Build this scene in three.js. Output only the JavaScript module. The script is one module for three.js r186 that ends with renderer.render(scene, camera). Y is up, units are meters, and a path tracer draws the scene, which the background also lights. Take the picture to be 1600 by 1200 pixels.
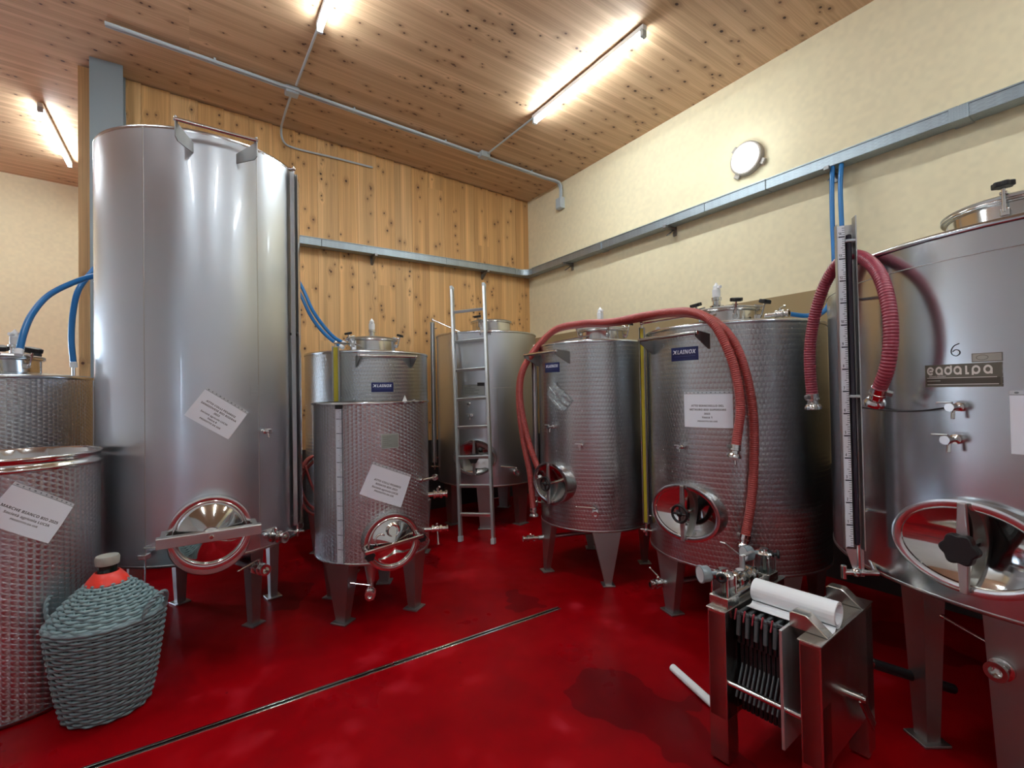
import * as THREE from 'three';
import { mergeGeometries, mergeVertices, toCreasedNormals } from 'three/addons/utils/BufferGeometryUtils.js';
import { RoundedBoxGeometry } from 'three/addons/geometries/RoundedBoxGeometry.js';
import { RectAreaLightUniformsLib } from 'three/addons/lights/RectAreaLightUniformsLib.js';

// ───────────── camera, sky, exposure ─────────────
const scene = new THREE.Scene();
const renderer = new THREE.WebGLRenderer({ antialias: true });
renderer.toneMapping = THREE.LinearToneMapping;
renderer.toneMappingExposure = 1.32;
renderer.shadowMap.enabled = true;
RectAreaLightUniformsLib.init();
const camera = new THREE.PerspectiveCamera(2 * Math.atan(600 / 750) * 180 / Math.PI, 4 / 3, 0.05, 80);
{
  const pitch = 0.0154514, roll = -0.0182132, yaw = 0.5880852;          // looks 33.7° to the right of -z, almost level
  const fw = new THREE.Vector3(Math.sin(yaw) * Math.cos(pitch), Math.sin(pitch), -Math.cos(yaw) * Math.cos(pitch));
  const r0 = new THREE.Vector3(Math.cos(yaw), 0, Math.sin(yaw)), u0 = new THREE.Vector3().crossVectors(r0, fw);
  const r = r0.clone().multiplyScalar(Math.cos(roll)).addScaledVector(u0, Math.sin(roll));
  const u = u0.clone().multiplyScalar(Math.cos(roll)).addScaledVector(r0, -Math.sin(roll));
  camera.position.set(0, 1.6, 0);
  camera.quaternion.setFromRotationMatrix(new THREE.Matrix4().makeBasis(r, u, fw.clone().negate()));
}
scene.background = new THREE.Color(0.62, 0.8, 1.0);                      // daylight outside the far doorway
scene.backgroundIntensity = 20;
const TUBE_GLOW = 62, TUBE_LIGHT = 58, WALL_LAMP_GLOW = 0.75, WALL_LAMP_LIGHT = 0.2;
const LAMP_COLOR = new THREE.Color(0.88, 1.0, 1.07);

// ───────────── helpers ─────────────
const PI = Math.PI, V = (x, y, z) => new THREE.Vector3(x, y, z);
let seed = 7;
const rnd = () => { seed = (seed * 1664525 + 1013904223) >>> 0; return seed / 4294967296; };
const rr = (a, b) => a + (b - a) * rnd();
const used = {};
function numbered(name) { const n = used[name] = (used[name] ?? -1) + 1; return n ? `${name}_${String(n).padStart(3, '0')}` : name; }
function clean(g) {                                                       // one attribute layout, so that geometries merge
  const q = g.index ? g.toNonIndexed() : g;
  for (const k of Object.keys(q.attributes)) if (!['position', 'normal', 'uv'].includes(k)) q.deleteAttribute(k);
  if (!q.attributes.uv) q.setAttribute('uv', new THREE.Float32BufferAttribute(new Float32Array(q.attributes.position.count * 2), 2));
  q.morphAttributes = {}; q.groups = [];
  return q;
}
const join = (list) => mergeGeometries(list.map(clean));
function part(name, geos, mat, parent) {
  const m = new THREE.Mesh(Array.isArray(geos) ? (geos.length > 1 ? join(geos) : geos[0]) : geos, mat);
  m.name = name; m.castShadow = m.receiveShadow = true; parent.add(m); return m;
}
function thing(name, label, category, [x, y, z] = [0, 0, 0], turn = 0, group) {
  const o = new THREE.Group(); o.name = numbered(name); o.position.set(x, y, z); o.rotation.y = turn;
  o.userData = { label, category }; if (group) o.userData.group = group;
  scene.add(o); return o;
}
function struct(name, geos, mat, parent = scene) {
  const m = part(name, geos, mat, parent); if (parent === scene) m.userData.kind = 'structure'; return m;
}
function structGroup(name) { const o = new THREE.Group(); o.name = name; o.userData.kind = 'structure'; scene.add(o); return o; }
const mv = (g, x = 0, y = 0, z = 0) => g.translate(x, y, z);
const rb = (w, h, d, r = 0.004, x = 0, y = 0, z = 0) => mv(new RoundedBoxGeometry(w, h, d, 2, Math.min(r, w * .49, h * .49, d * .49)), x, y, z);
const bx = (w, h, d, x = 0, y = 0, z = 0) => mv(new THREE.BoxGeometry(w, h, d), x, y, z);
const lathe = (pts, seg = 40) => new THREE.LatheGeometry(pts.map(([r, y]) => new THREE.Vector2(r, y)), seg);
function hardLathe(pts, seg = 40, crease = 0.5) { return toCreasedNormals(lathe(pts, seg), crease); }
function rod(a, b, r0, r1 = r0, seg = 14) {                               // a bar from a to b with small chamfers
  const A = V(...a), B = V(...b), L = A.distanceTo(B), c = Math.min(r0, r1, L / 2) * 0.2;
  const g = hardLathe([[0, 0], [r0 - c, 0], [r0, c], [r1, L - c], [r1 - c, L], [0, L]], seg);
  g.applyQuaternion(new THREE.Quaternion().setFromUnitVectors(V(0, 1, 0), B.clone().sub(A).normalize()));
  return g.translate(...a);
}
function beam(a, b, w, d, side) {                                         // a flat bar from a to b
  const A = V(...a), B = V(...b), y = B.clone().sub(A), L = y.length(); y.normalize();
  const x = V(...side).sub(y.clone().multiplyScalar(V(...side).dot(y))).normalize(), z = V().crossVectors(x, y);
  const g = rb(w, L, d, 0.003); g.applyMatrix4(new THREE.Matrix4().makeBasis(x, y, z).setPosition(A.add(B).multiplyScalar(0.5)));
  return g;
}
const curve = (pts) => new THREE.CatmullRomCurve3(pts.map((p) => V(...p)), false, 'centripetal');
const pipe = (pts, r, seg = 60, rad = 10) => new THREE.TubeGeometry(curve(pts), seg, r, rad, false);
function ribbed(pts, r, pitch, amp, rad = 14, per = 4) {                  // a corrugated hose, its rings real geometry
  const c = curve(pts), L = c.getLength(), n = Math.round(L / pitch) * per;
  c.arcLengthDivisions = 400; c.updateArcLengths();
  const g = new THREE.TubeGeometry(c, n, r, rad, false), P = g.attributes.position, N = g.attributes.normal;
  for (let i = 0; i <= n; i++) for (let j = 0; j <= rad; j++) {
    const k = i * (rad + 1) + j, s = amp * Math.cos((i / per) * 2 * PI);
    P.setXYZ(k, P.getX(k) + N.getX(k) * s, P.getY(k) + N.getY(k) * s, P.getZ(k) + N.getZ(k) * s);
  }
  g.computeVertexNormals(); return g;
}
function prism(pts, depth, bevel = 0) {                                   // polygon in xy, thickness along z, centred
  const s = new THREE.Shape(pts.map(([x, y]) => new THREE.Vector2(x, y)));
  const g = new THREE.ExtrudeGeometry(s, { depth: depth - 2 * bevel, bevelEnabled: bevel > 0, bevelSize: bevel, bevelOffset: -bevel, bevelThickness: bevel, bevelSegments: 1 });
  return g.translate(0, 0, -depth / 2 + bevel);
}
// a frame on a tank of radius R: x to the right, y up, z outward, at the bearing a (0 faces +z) and height y
const onTank = (R, a, y) => new THREE.Matrix4().makeBasis(V(Math.cos(a), 0, -Math.sin(a)), V(0, 1, 0), V(Math.sin(a), 0, Math.cos(a))).setPosition(R * Math.sin(a), y, R * Math.cos(a));
const put = (g, m) => { const q = g.clone(); q.applyMatrix4(m); return q; };
function bent(w, h, t, roll, R, a, y, sx = 24, sy = 2) {                  // a sheet that follows a tank's round wall
  const g = new THREE.BoxGeometry(w, h, t, sx, sy, 1); g.rotateZ(roll);
  const P = g.attributes.position;
  for (let i = 0; i < P.count; i++) { const b = a + P.getX(i) / R, r = R + P.getZ(i); P.setXYZ(i, r * Math.sin(b), y + P.getY(i), r * Math.cos(b)); }
  g.computeVertexNormals(); return g;
}

// ───────────── textures ─────────────
function noiseGrid(n, s) { const a = new Float32Array(n * n); let q = s; for (let i = 0; i < n * n; i++) { q = (q * 1664525 + 1013904223) >>> 0; a[i] = q / 4294967296; } return a; }
const G64 = noiseGrid(64, 91);
const sm = (t) => t * t * (3 - 2 * t);
function vn(x, y, px = 64, py = 64, o = 0) {                              // tiling value noise
  const xi = Math.floor(x), yi = Math.floor(y), fx = sm(x - xi), fy = sm(y - yi), m = (i, p) => ((i % p) + p) % p;
  const at = (i, j) => G64[((m(j, py) + o * 7) % 64) * 64 + ((m(i, px) + o * 13) % 64)];
  return (at(xi, yi) * (1 - fx) + at(xi + 1, yi) * fx) * (1 - fy) + (at(xi, yi + 1) * (1 - fx) + at(xi + 1, yi + 1) * fx) * fy;
}
function fbm(u, v, f, oct = 4, o = 0) { let s = 0, a = 0.5, n = 0; for (let k = 0; k < oct; k++) { s += a * vn(u * f, v * f, f, f, o + k); n += a; a *= 0.5; f = Math.min(64, f * 2); } return s / n; }
function dataTex(w, h, fn, srgb, rx = 1, ry = 1) {
  const d = new Uint8Array(w * h * 4), c = [0, 0, 0];
  for (let j = 0; j < h; j++) for (let i = 0; i < w; i++) { fn(i / w, j / h, c); const k = (j * w + i) * 4; d[k] = Math.max(0, Math.min(255, c[0] * 255)); d[k + 1] = Math.max(0, Math.min(255, c[1] * 255)); d[k + 2] = Math.max(0, Math.min(255, c[2] * 255)); d[k + 3] = 255; }
  const t = new THREE.DataTexture(d, w, h); t.wrapS = t.wrapT = THREE.RepeatWrapping; t.magFilter = THREE.LinearFilter; t.minFilter = THREE.LinearMipmapLinearFilter; t.generateMipmaps = true;
  if (srgb) t.colorSpace = THREE.SRGBColorSpace; t.repeat.set(rx, ry); t.needsUpdate = true; return t;
}
function height(w, h, fn, rx = 1, ry = 1) {                                // heights in floats, so that gentle slopes have no steps
  const d = new Float32Array(w * h * 4);
  for (let j = 0; j < h; j++) for (let i = 0; i < w; i++) { const k = (j * w + i) * 4; d[k] = d[k + 1] = d[k + 2] = fn(i / w, j / h); d[k + 3] = 1; }
  const t = new THREE.DataTexture(d, w, h, THREE.RGBAFormat, THREE.FloatType); t.wrapS = t.wrapT = THREE.RepeatWrapping; t.magFilter = t.minFilter = THREE.LinearFilter; t.repeat.set(rx, ry); t.needsUpdate = true; return t;
}
const gray = (w, h, fn, rx, ry) => dataTex(w, h, (u, v, c) => { c[0] = c[1] = c[2] = fn(u, v); }, false, rx, ry);
function canvasTex(w, h, draw) {
  const c = document.createElement('canvas'); c.width = w; c.height = h; const x = c.getContext('2d'); draw(x, w, h);
  const t = new THREE.CanvasTexture(c); t.colorSpace = THREE.SRGBColorSpace; t.anisotropy = 8; return t;
}
// softwood: four lamellas of 0.24 m side by side, 4.8 m tall, grain along v
const woodKnots = [];
for (let i = 0; i < 96; i++) { const l = i % 4; woodKnots.push({ x: l * 0.24 + rr(0.025, 0.215), y: rr(0, 4.8), r: rr(0.0045, 0.0125), e: rr(1.0, 1.35), d: rr(0.45, 0.95) }); }
const woodTex = dataTex(768, 2048, (u, v, c) => {
  const x = u * 0.96, y = v * 4.8, l = Math.floor(u * 4);
  let warp = 0, dark = 0, halo = 0;
  for (const k of woodKnots) {
    let dy = y - k.y; if (dy > 2.4) dy -= 4.8; if (dy < -2.4) dy += 4.8; const dx = x - k.x;
    if (Math.abs(dy) > 0.16 || Math.abs(dx) > 0.06 || Math.floor(k.x / 0.24) !== l) continue;
    const q = Math.hypot(dx, dy / k.e) / k.r;
    if (q < 1.25) dark = Math.max(dark, k.d * (1 - sm(Math.min(1, Math.max(0, (q - 0.75) / 0.5)))));
    halo = Math.max(halo, 0.3 * Math.exp(-Math.pow(Math.hypot(dx / 1.1, dy / 1.8) / k.r / 2.4, 2)));
    warp += dx * 1.6 * Math.exp(-Math.pow(dy / 0.05, 2) - Math.pow(dx / 0.03, 2));
  }
  const xs = x - warp + 0.006 * vn(l * 9 + x * 3, y * 1.1, 64, 64, 3);
  const g1 = vn(xs * 130, y * 0.9 + l * 11, 64, 64, 1), g2 = vn(xs * 330, y * 3.1 + l * 5, 64, 64, 2), g3 = vn(xs * 22, y * 0.6 + l * 3, 64, 64, 5);
  let t = 0.88 + 0.09 * (g1 - 0.5) + 0.06 * (g2 - 0.5) + 0.15 * (g3 - 0.5);
  t *= 1 - halo * 0.55;
  const k = 1 - dark * 0.72;
  c[0] = 0.96 * t * k + 0.01; c[1] = 0.79 * Math.pow(t, 1.15) * Math.pow(k, 1.2); c[2] = 0.55 * Math.pow(t, 1.35) * Math.pow(k, 1.25);
}, true, 1 / 0.96, 1 / 4.8);
// engine-turned sheet: overlapping polished discs, each a shallow dome
function discs(px, py, nx, ny, R, upright = false, size = 512) {
  return height(size, size, (u, v) => {
    const X = (upright ? v : u) * nx * px, Y = (upright ? u : v) * ny * py; let best = 0;
    for (let j = Math.floor(Y / py) - 2; j <= Math.floor(Y / py) + 2; j++) {
      let hit = null;
      for (let i = Math.floor(X / px) - 2; i <= Math.floor(X / px) + 2; i++) {
        const cx = (i + (j & 1) * 0.5 + 0.5) * px, cy = (j + 0.5) * py, q = Math.hypot(X - cx, Y - cy) / R;
        if (q < 1) hit = 0.5 + 0.46 * (1 - q * q) + 0.04 * Math.cos(q * 40);
      }
      if (hit !== null) best = hit;                                     // a later row is stamped over the earlier one
    }
    return best;
  });
}
const discTexA = discs(0.027, 0.03, 8, 8, 0.0235, true), discTexB = discs(0.026, 0.034, 10, 6, 0.0225);
discTexA.repeat.set(1 / 0.24, 1 / 0.216); discTexB.repeat.set(1 / 0.26, 1 / 0.204);
const waveTex = height(256, 256, (u, v) => 0.6 * fbm(u, v, 3, 2, 2) + 0.4 * fbm(u, v, 8, 2, 4), 1 / 1.1, 1 / 1.4);
const brushTex = gray(512, 512, (u, v) => 0.8 + 0.02 * (vn(u * 64, v * 2, 64, 2, 3) - 0.5) + 0.14 * (fbm(u, v, 4, 3, 7) - 0.5), 1 / 0.7, 1 / 1.1);
const paintTex = dataTex(512, 512, (u, v, c) => { const n = 0.965 + 0.05 * (fbm(u, v, 3, 4, 1) - 0.5) + 0.035 * (vn(u * 64, v * 64, 64, 64, 5) - 0.5); c[0] = n; c[1] = n; c[2] = n * 0.995; }, true, 1 / 2.2, 1 / 2.2);
const plasterBump = gray(512, 512, (u, v) => fbm(u, v, 24, 3, 6), 1 / 0.8, 1 / 0.8);
const floorTex = dataTex(1024, 1024, (u, v, c) => {
  const a = fbm(u, v, 5, 5, 3), b = fbm(u, v, 17, 4, 8), s = vn(u * 64, v * 64, 64, 64, 2);
  let t = 0.86 + 0.3 * (a - 0.5) + 0.16 * (b - 0.5); const pale = Math.max(0, b - 0.6) * 1.5 * (a > 0.54 ? 1 : a > 0.5 ? 0.4 : 0.1);
  if (s > 0.985) t *= 0.8; if (a < 0.36) t *= 0.8;
  c[0] = 0.6 * t + pale * 0.12; c[1] = 0.002 * t + pale * 0.24; c[2] = 0.04 * t + pale * 0.26;
}, true, 1 / 3.1, 1 / 3.1);
const floorRough = gray(512, 512, (u, v) => 0.62 + 0.5 * (fbm(u, v, 6, 5, 9) - 0.5) + 0.18 * (fbm(u, v, 30, 2, 1) - 0.5), 1 / 2.3, 1 / 2.3);
const galvTex = dataTex(256, 256, (u, v, c) => { const a = vn(u * 22, v * 22, 22, 22, 4), b = vn(u * 50, v * 50, 50, 50, 6), n = 0.86 + 0.2 * (Math.round(a * 4) / 4 - 0.5) + 0.08 * (b - 0.5); c[0] = n * 0.97; c[1] = n; c[2] = n * 1.02; }, true, 1 / 0.3, 1 / 0.3);

// ───────────── materials ─────────────
const std = (color, roughness, metalness = 0, more = {}) => new THREE.MeshStandardMaterial({ color, roughness, metalness, ...more });
const phys = (color, roughness, metalness = 0, more = {}) => new THREE.MeshPhysicalMaterial({ color, roughness, metalness, ...more });
const M = {
  steel: phys('#c6cbd0', 0.26, 1, { roughnessMap: brushTex, bumpMap: waveTex, bumpScale: 0.003 }),
  steelSoft: phys('#c9cfd6', 0.42, 1, { roughnessMap: brushTex, bumpMap: waveTex, bumpScale: 0.003, clearcoat: 1, clearcoatRoughness: 0.06 }),
  turnedA: std('#c4c7ca', 0.27, 1, { bumpMap: discTexA, bumpScale: 0.0075 }),
  turnedB: std('#bdc0c2', 0.23, 1, { bumpMap: discTexB, bumpScale: 0.002 }),
  satin: std('#bdbdbc', 0.36, 1), bright: std('#d6d6d4', 0.14, 1), mirror: std('#cfcfcb', 0.07, 1), dull: std('#8d8c8b', 0.48, 1),
  alu: std('#c9cccd', 0.42, 0.9), galv: std('#bcc3c6', 0.46, 0.85, { map: galvTex }),
  black: std('#141416', 0.42), darkRubber: std('#1b1b1e', 0.6), grime: std('#2c2a2b', 0.7),
  hose: phys('#a8443f', 0.4, 0, { clearcoat: 0.25, clearcoatRoughness: 0.3 }), hoseWine: phys('#96394a', 0.36, 0, { clearcoat: 0.3, clearcoatRoughness: 0.25 }),
  blue: std('#1b6fae', 0.38), white: std('#e9eaea', 0.5), paper: std('#f3f5f7', 0.55), plasticGray: std('#b9c2c6', 0.45),
  post: std('#8b979c', 0.5), sensor: std('#dfe3e2', 0.35),
  collar: std('#e8392a', 0.4), weave: std('#74868a', 0.5), weaveTop: std('#7a9194', 0.5), glassDark: std('#10201c', 0.15), stopper: std('#9c9a90', 0.55),
  yellow: std('#a99a1e', 0.5), clear: phys('#e8eeee', 0.08, 0, { transmission: 1, thickness: 0, ior: 1.45 }), tube: std('#2a2530', 0.2),
  wine: std('#39141f', 0.25), film: phys('#e6eef0', 0.12, 0, { transmission: 0.75, thickness: 0, ior: 1.45, side: THREE.DoubleSide }),
  cream: std('#efe1bd', 0.85, 0, { map: paintTex, bumpMap: plasterBump, bumpScale: 0.0004 }), whiteWall: std('#d9dad8', 0.85, 0, { map: paintTex }), darkStrip: std('#2e2725', 0.7), tanBand: std('#a28a64', 0.85, 0, { map: paintTex, bumpMap: plasterBump, bumpScale: 0.0004 }),
  floor: phys('#ffffff', 0.6, 0, { map: floorTex, roughnessMap: floorRough, specularIntensity: 0.1 }), ceiling: std('#dccfc8', 0.62, 0, { map: woodTex }),
  woods: ['#fffaf2', '#f4ebde', '#ffffff'].map((c) => std(c, 0.55, 0, { map: woodTex })), woodDark: std('#54341e', 0.8),
};

M.ceiling.color.setRGB(0.82, 0.88, 1.2);
// ───────────── the room ─────────────
const XR = 4.464, ZW = -6.15, ZF = -9.85, XL = -6.2, ZB = 4.2, XE = -0.905;
const ceilY = (x) => 4.61 + 0.047 * (XR - x);
{ // floor, with the slot of the drain left open in it
  const s = new THREE.Shape(); s.moveTo(XL - 0.2, -ZB - 0.2); s.lineTo(XR + 0.2, -ZB - 0.2); s.lineTo(XR + 0.2, -ZF + 0.2); s.lineTo(XL - 0.2, -ZF + 0.2);
  const h = new THREE.Path(); h.moveTo(-0.6, 2.768); h.lineTo(2.24, 2.768); h.lineTo(2.24, 2.802); h.lineTo(-0.6, 2.802); s.holes.push(h);
  const g = new THREE.ExtrudeGeometry(s, { depth: 0.15, bevelEnabled: false }); g.rotateX(-PI / 2); g.translate(0, -0.15, 0);
  struct('floor', g, M.floor);
}
{ // ceiling: one sloping timber slab, grain along x
  const g = new THREE.BoxGeometry(XR - XL + 0.4, 0.16, ZB - ZF + 0.4); g.translate((XR + XL) / 2, 0.08, (ZB + ZF) / 2);
  const P = g.attributes.position, U = g.attributes.uv;
  for (let i = 0; i < P.count; i++) { P.setY(i, P.getY(i) + ceilY(P.getX(i))); U.setXY(i, P.getZ(i) + 0.13, P.getX(i)); }
  g.computeVertexNormals(); struct('ceiling', g, M.ceiling);
}
function wallUV(g, ax) { const P = g.attributes.position, U = g.attributes.uv; for (let i = 0; i < P.count; i++) U.setXY(i, ax === 'x' ? P.getX(i) : P.getZ(i), P.getY(i)); return g; }
function sidePanel(z0, z1, x0, x1, y0, y1a, y1b = y1a) {                  // a wall that runs in z
  const g = bx(x1 - x0, 1, z1 - z0, (x0 + x1) / 2, 0, (z0 + z1) / 2), P = g.attributes.position;
  for (let i = 0; i < P.count; i++) P.setY(i, P.getY(i) < 0 ? y0 : (P.getX(i) < (x0 + x1) / 2 ? y1a : y1b));
  g.computeVertexNormals(); return wallUV(g, 'z');
}
struct('wall_right', sidePanel(ZF - 0.2, ZB + 0.2, XR, XR + 0.2, 0, ceilY(XR)), M.cream);
struct('wall_left', sidePanel(ZF - 0.2, ZB + 0.2, XL - 0.2, XL, 0, ceilY(XL)), M.whiteWall);
function crossWall(z0, z1, x0, x1, hole) {                                // a wall that runs in x, under the slope, with one opening
  const s = new THREE.Shape(); s.moveTo(x0, 0); s.lineTo(x1, 0); s.lineTo(x1, ceilY(x1)); s.lineTo(x0, ceilY(x0));
  if (hole) { const [a, b, c, d] = hole, h = new THREE.Path(); h.moveTo(a, c); h.lineTo(b, c); h.lineTo(b, d); h.lineTo(a, d); s.holes.push(h); }
  const g = new THREE.ExtrudeGeometry(s, { depth: z1 - z0, bevelEnabled: false }); return g.translate(0, 0, z0);
}
const DOOR = [-5.9, -3.2, 0.02, 2.8];
struct('wall_far', crossWall(ZF - 0.2, ZF, XL, XR, DOOR), M.cream);
const GATE = [-4.43, -4.27, 0.02, 2.5];// the open gate behind the viewer
struct('wall_back', crossWall(ZB, ZB + 0.2, XL, XR, GATE), M.whiteWall);
struct('yard_ground_001', bx(16, 0.1, 10, -1, -0.06, ZB + 5.2), std('#8d8a84', 0.9));
struct('trim_1', [bx(0.08, 2.8, 0.22, DOOR[0] - 0.04, 1.4, ZF - 0.09), bx(0.08, 2.8, 0.22, DOOR[1] + 0.04, 1.4, ZF - 0.09), bx(2.86, 0.08, 0.22, (DOOR[0] + DOOR[1]) / 2, 2.84, ZF - 0.09)], M.post);
struct('yard_ground', bx(14, 0.1, 10, -4, -0.06, ZF - 5.2), std('#8d8a84', 0.9));
struct('trim_2', bx(0.024, 2.42, 10, XR - 0.012, 1.21, -1.1), M.tanBand);     // thin tan panel along the lower right wall, darker than the cream
struct('trim_4', bx(0.012, 0.95, 9.9, XR - 0.03, 0.475, -1.05), M.darkStrip);        // near-black strips added low on both walls
struct('trim_5', bx(XR - XE - 0.06, 0.95, 0.012, (XR + XE) / 2, 0.475, ZW + 0.008), M.darkStrip);
{ // timber partition: upright lamellas, each its own plank
  const w = structGroup('wall_partition'), N = 22, W = (XR - XE) / N;
  const shapes = {};
  for (let i = 0; i < N; i++) {
    const x = XE + (i + 0.5) * W, top = Math.min(ceilY(x + W / 2)) - 0.004;
    const hw = W / 2 - 0.0012, c = 0.0028, d = 0.14;
    const s = new THREE.Shape(); [[-hw, 0], [hw, 0], [hw, d - c], [hw - c, d], [-hw + c, d], [-hw, d - c]].forEach(([a, b], k) => (k ? s.lineTo(a, b) : s.moveTo(a, b)));
    const g = new THREE.ExtrudeGeometry(s, { depth: top, bevelEnabled: false }); g.rotateX(-PI / 2);
    const P = g.attributes.position, U = g.attributes.uv, col = i % 4, off = rr(0, 4.8), flip = rnd() < 0.5 ? -1 : 1;
    for (let k = 0; k < P.count; k++) { P.setZ(k, P.getZ(k) + d); U.setXY(k, col * 0.24 + 0.12 + P.getX(k) * flip * 0.975, P.getY(k) + off); }
    g.translate(x, 0, ZW - d); g.computeVertexNormals();
    part(i ? `plank_${String(i).padStart(3, '0')}` : 'plank', g, M.woods[Math.floor(rnd() * 3)], w);
  }
}
struct('trim_3', [bx(0.25, ceilY(-0.67) - 0.01, 0.008, -0.665, ceilY(-0.67) / 2, -5.93), bx(0.25, ceilY(-0.67) - 0.01, 0.008, -0.665, ceilY(-0.67) / 2, ZW + 0.005), bx(0.008, ceilY(-0.67) - 0.01, 0.21, -0.665, ceilY(-0.67) / 2, -6.04),
  rb(0.02, 0.14, 0.03, 0.003, -0.535, 4.36, -6.0)], M.post);               // steel post at the end of the partition

// ───────────── fittings on ceiling and walls ─────────────
function tubeLight(label, x, z0, z1) {
  const y = ceilY(x), zc = (z0 + z1) / 2, L = z1 - z0, o = thing('ceiling_light', label, 'light', [x, y - 0.03, zc], 0, 'fluorescent ceiling lights');
  part('housing', rb(0.05, 0.045, L + 0.08, 0.006, 0, -0.006, 0), M.white, o);
  const glow = new THREE.MeshStandardMaterial({ color: '#ffffff', roughness: 0.4, emissive: LAMP_COLOR, emissiveIntensity: TUBE_GLOW });
  const t = rod([0, -0.062, -L / 2], [0, -0.062, L / 2], 0.019); part('tube', t, glow, o);
  for (const s of [-1, 1]) part('end_cap', rb(0.05, 0.075, 0.035, 0.006, 0, -0.045, s * (L / 2 + 0.018)), M.plasticGray, o);
  const l = new THREE.RectAreaLight(LAMP_COLOR, TUBE_LIGHT, 0.05, L); l.position.set(x, y - 0.115, zc); l.rotation.x = -PI / 2; scene.add(l);
  return o;
}
tubeLight('lit tube on the main timber ceiling nearest the cream wall', 3.18, -4.2, -2.7);
tubeLight('lit tube on the main timber ceiling in front of the tallest tank', 0.92, -4.2, -2.7);
tubeLight('lit tube on the ceiling left of the timber partition', -1.37, -8.73, -7.23);
for (const [x, z, where] of [[-1.37, -4.2, 'beside the tallest tank, left of the picture'], [-3.63, -8.73, 'near the daylight doorway in the space behind the partition'], [3.18, 0.33, 'above the big right tank, behind the viewer'], [0.92, 0.33, 'straight behind the viewer'], [-1.37, 0.33, 'behind the viewer to the left']]) tubeLight(`lit ceiling tube ${where}`, x, z, z + 1.5);
{
  const o = thing('electrical_conduit', 'grey plastic conduit with junction boxes running across the timber ceiling to a wall box', 'conduit');
  const cy = (x, d = 0.05) => ceilY(x) - d;
  const run = (z, r, bendX, d) => pipe([[-0.6, cy(-0.6, d), z], [0.9, cy(0.9, d), z], [2.2, cy(2.2, d), z], [4.1, cy(4.1, d), z], [bendX - 0.03, cy(4.3, d) - 0.006, z], [bendX, cy(4.3, d) - 0.05, z], [bendX, 4.36, z]], r, 90, 10);
  part('pipe', run(-5.27, 0.016, 4.425, 0.035), M.plasticGray, o); part('pipe', run(-5.31, 0.012, 4.43, 0.035), M.plasticGray, o);
  part('pipe', rod([3.16, cy(3.16, 0.03), -5.2], [3.18, cy(3.18, 0.03), -4.24], 0.011), M.plasticGray, o);
  part('pipe', pipe([[0.88, cy(0.88, 0.04), -5.36], [0.88, cy(0.88, 0.05), -5.9], [0.885, 4.70, -6.08], [0.9, 4.62, -6.12], [0.94, 4.565, -6.125], [1.02, 4.545, -6.125], [1.5, 4.545, -6.125], [1.97, 4.54, -6.125]], 0.012, 70, 8), M.plasticGray, o);
  part('pipe', rod([0.9, cy(0.9, 0.03), -5.2], [0.92, cy(0.92, 0.03), -4.24], 0.011), M.plasticGray, o);
  for (const [x, z] of [[3.14, -5.26], [0.88, -5.33]]) { const b = part('junction_box', rb(0.13, 0.06, 0.11, 0.008, x, ceilY(x) - 0.03, z), M.plasticGray, o); part('lid', rb(0.12, 0.01, 0.1, 0.004, x, ceilY(x) - 0.063, z), M.plasticGray, b); }
  const b = part('wall_box', rb(0.07, 0.16, 0.12, 0.008, XR - 0.036, 4.29, -5.3), M.plasticGray, o); part('lid', rb(0.012, 0.14, 0.11, 0.004, XR - 0.075, 4.29, -5.3), M.plasticGray, b);
  for (const x of [0.2, 1.5, 2.6, 3.9]) part('clip', rb(0.02, 0.035, 0.075, 0.004, x, ceilY(x) - 0.025, -5.29), M.plasticGray, o);
}
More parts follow.
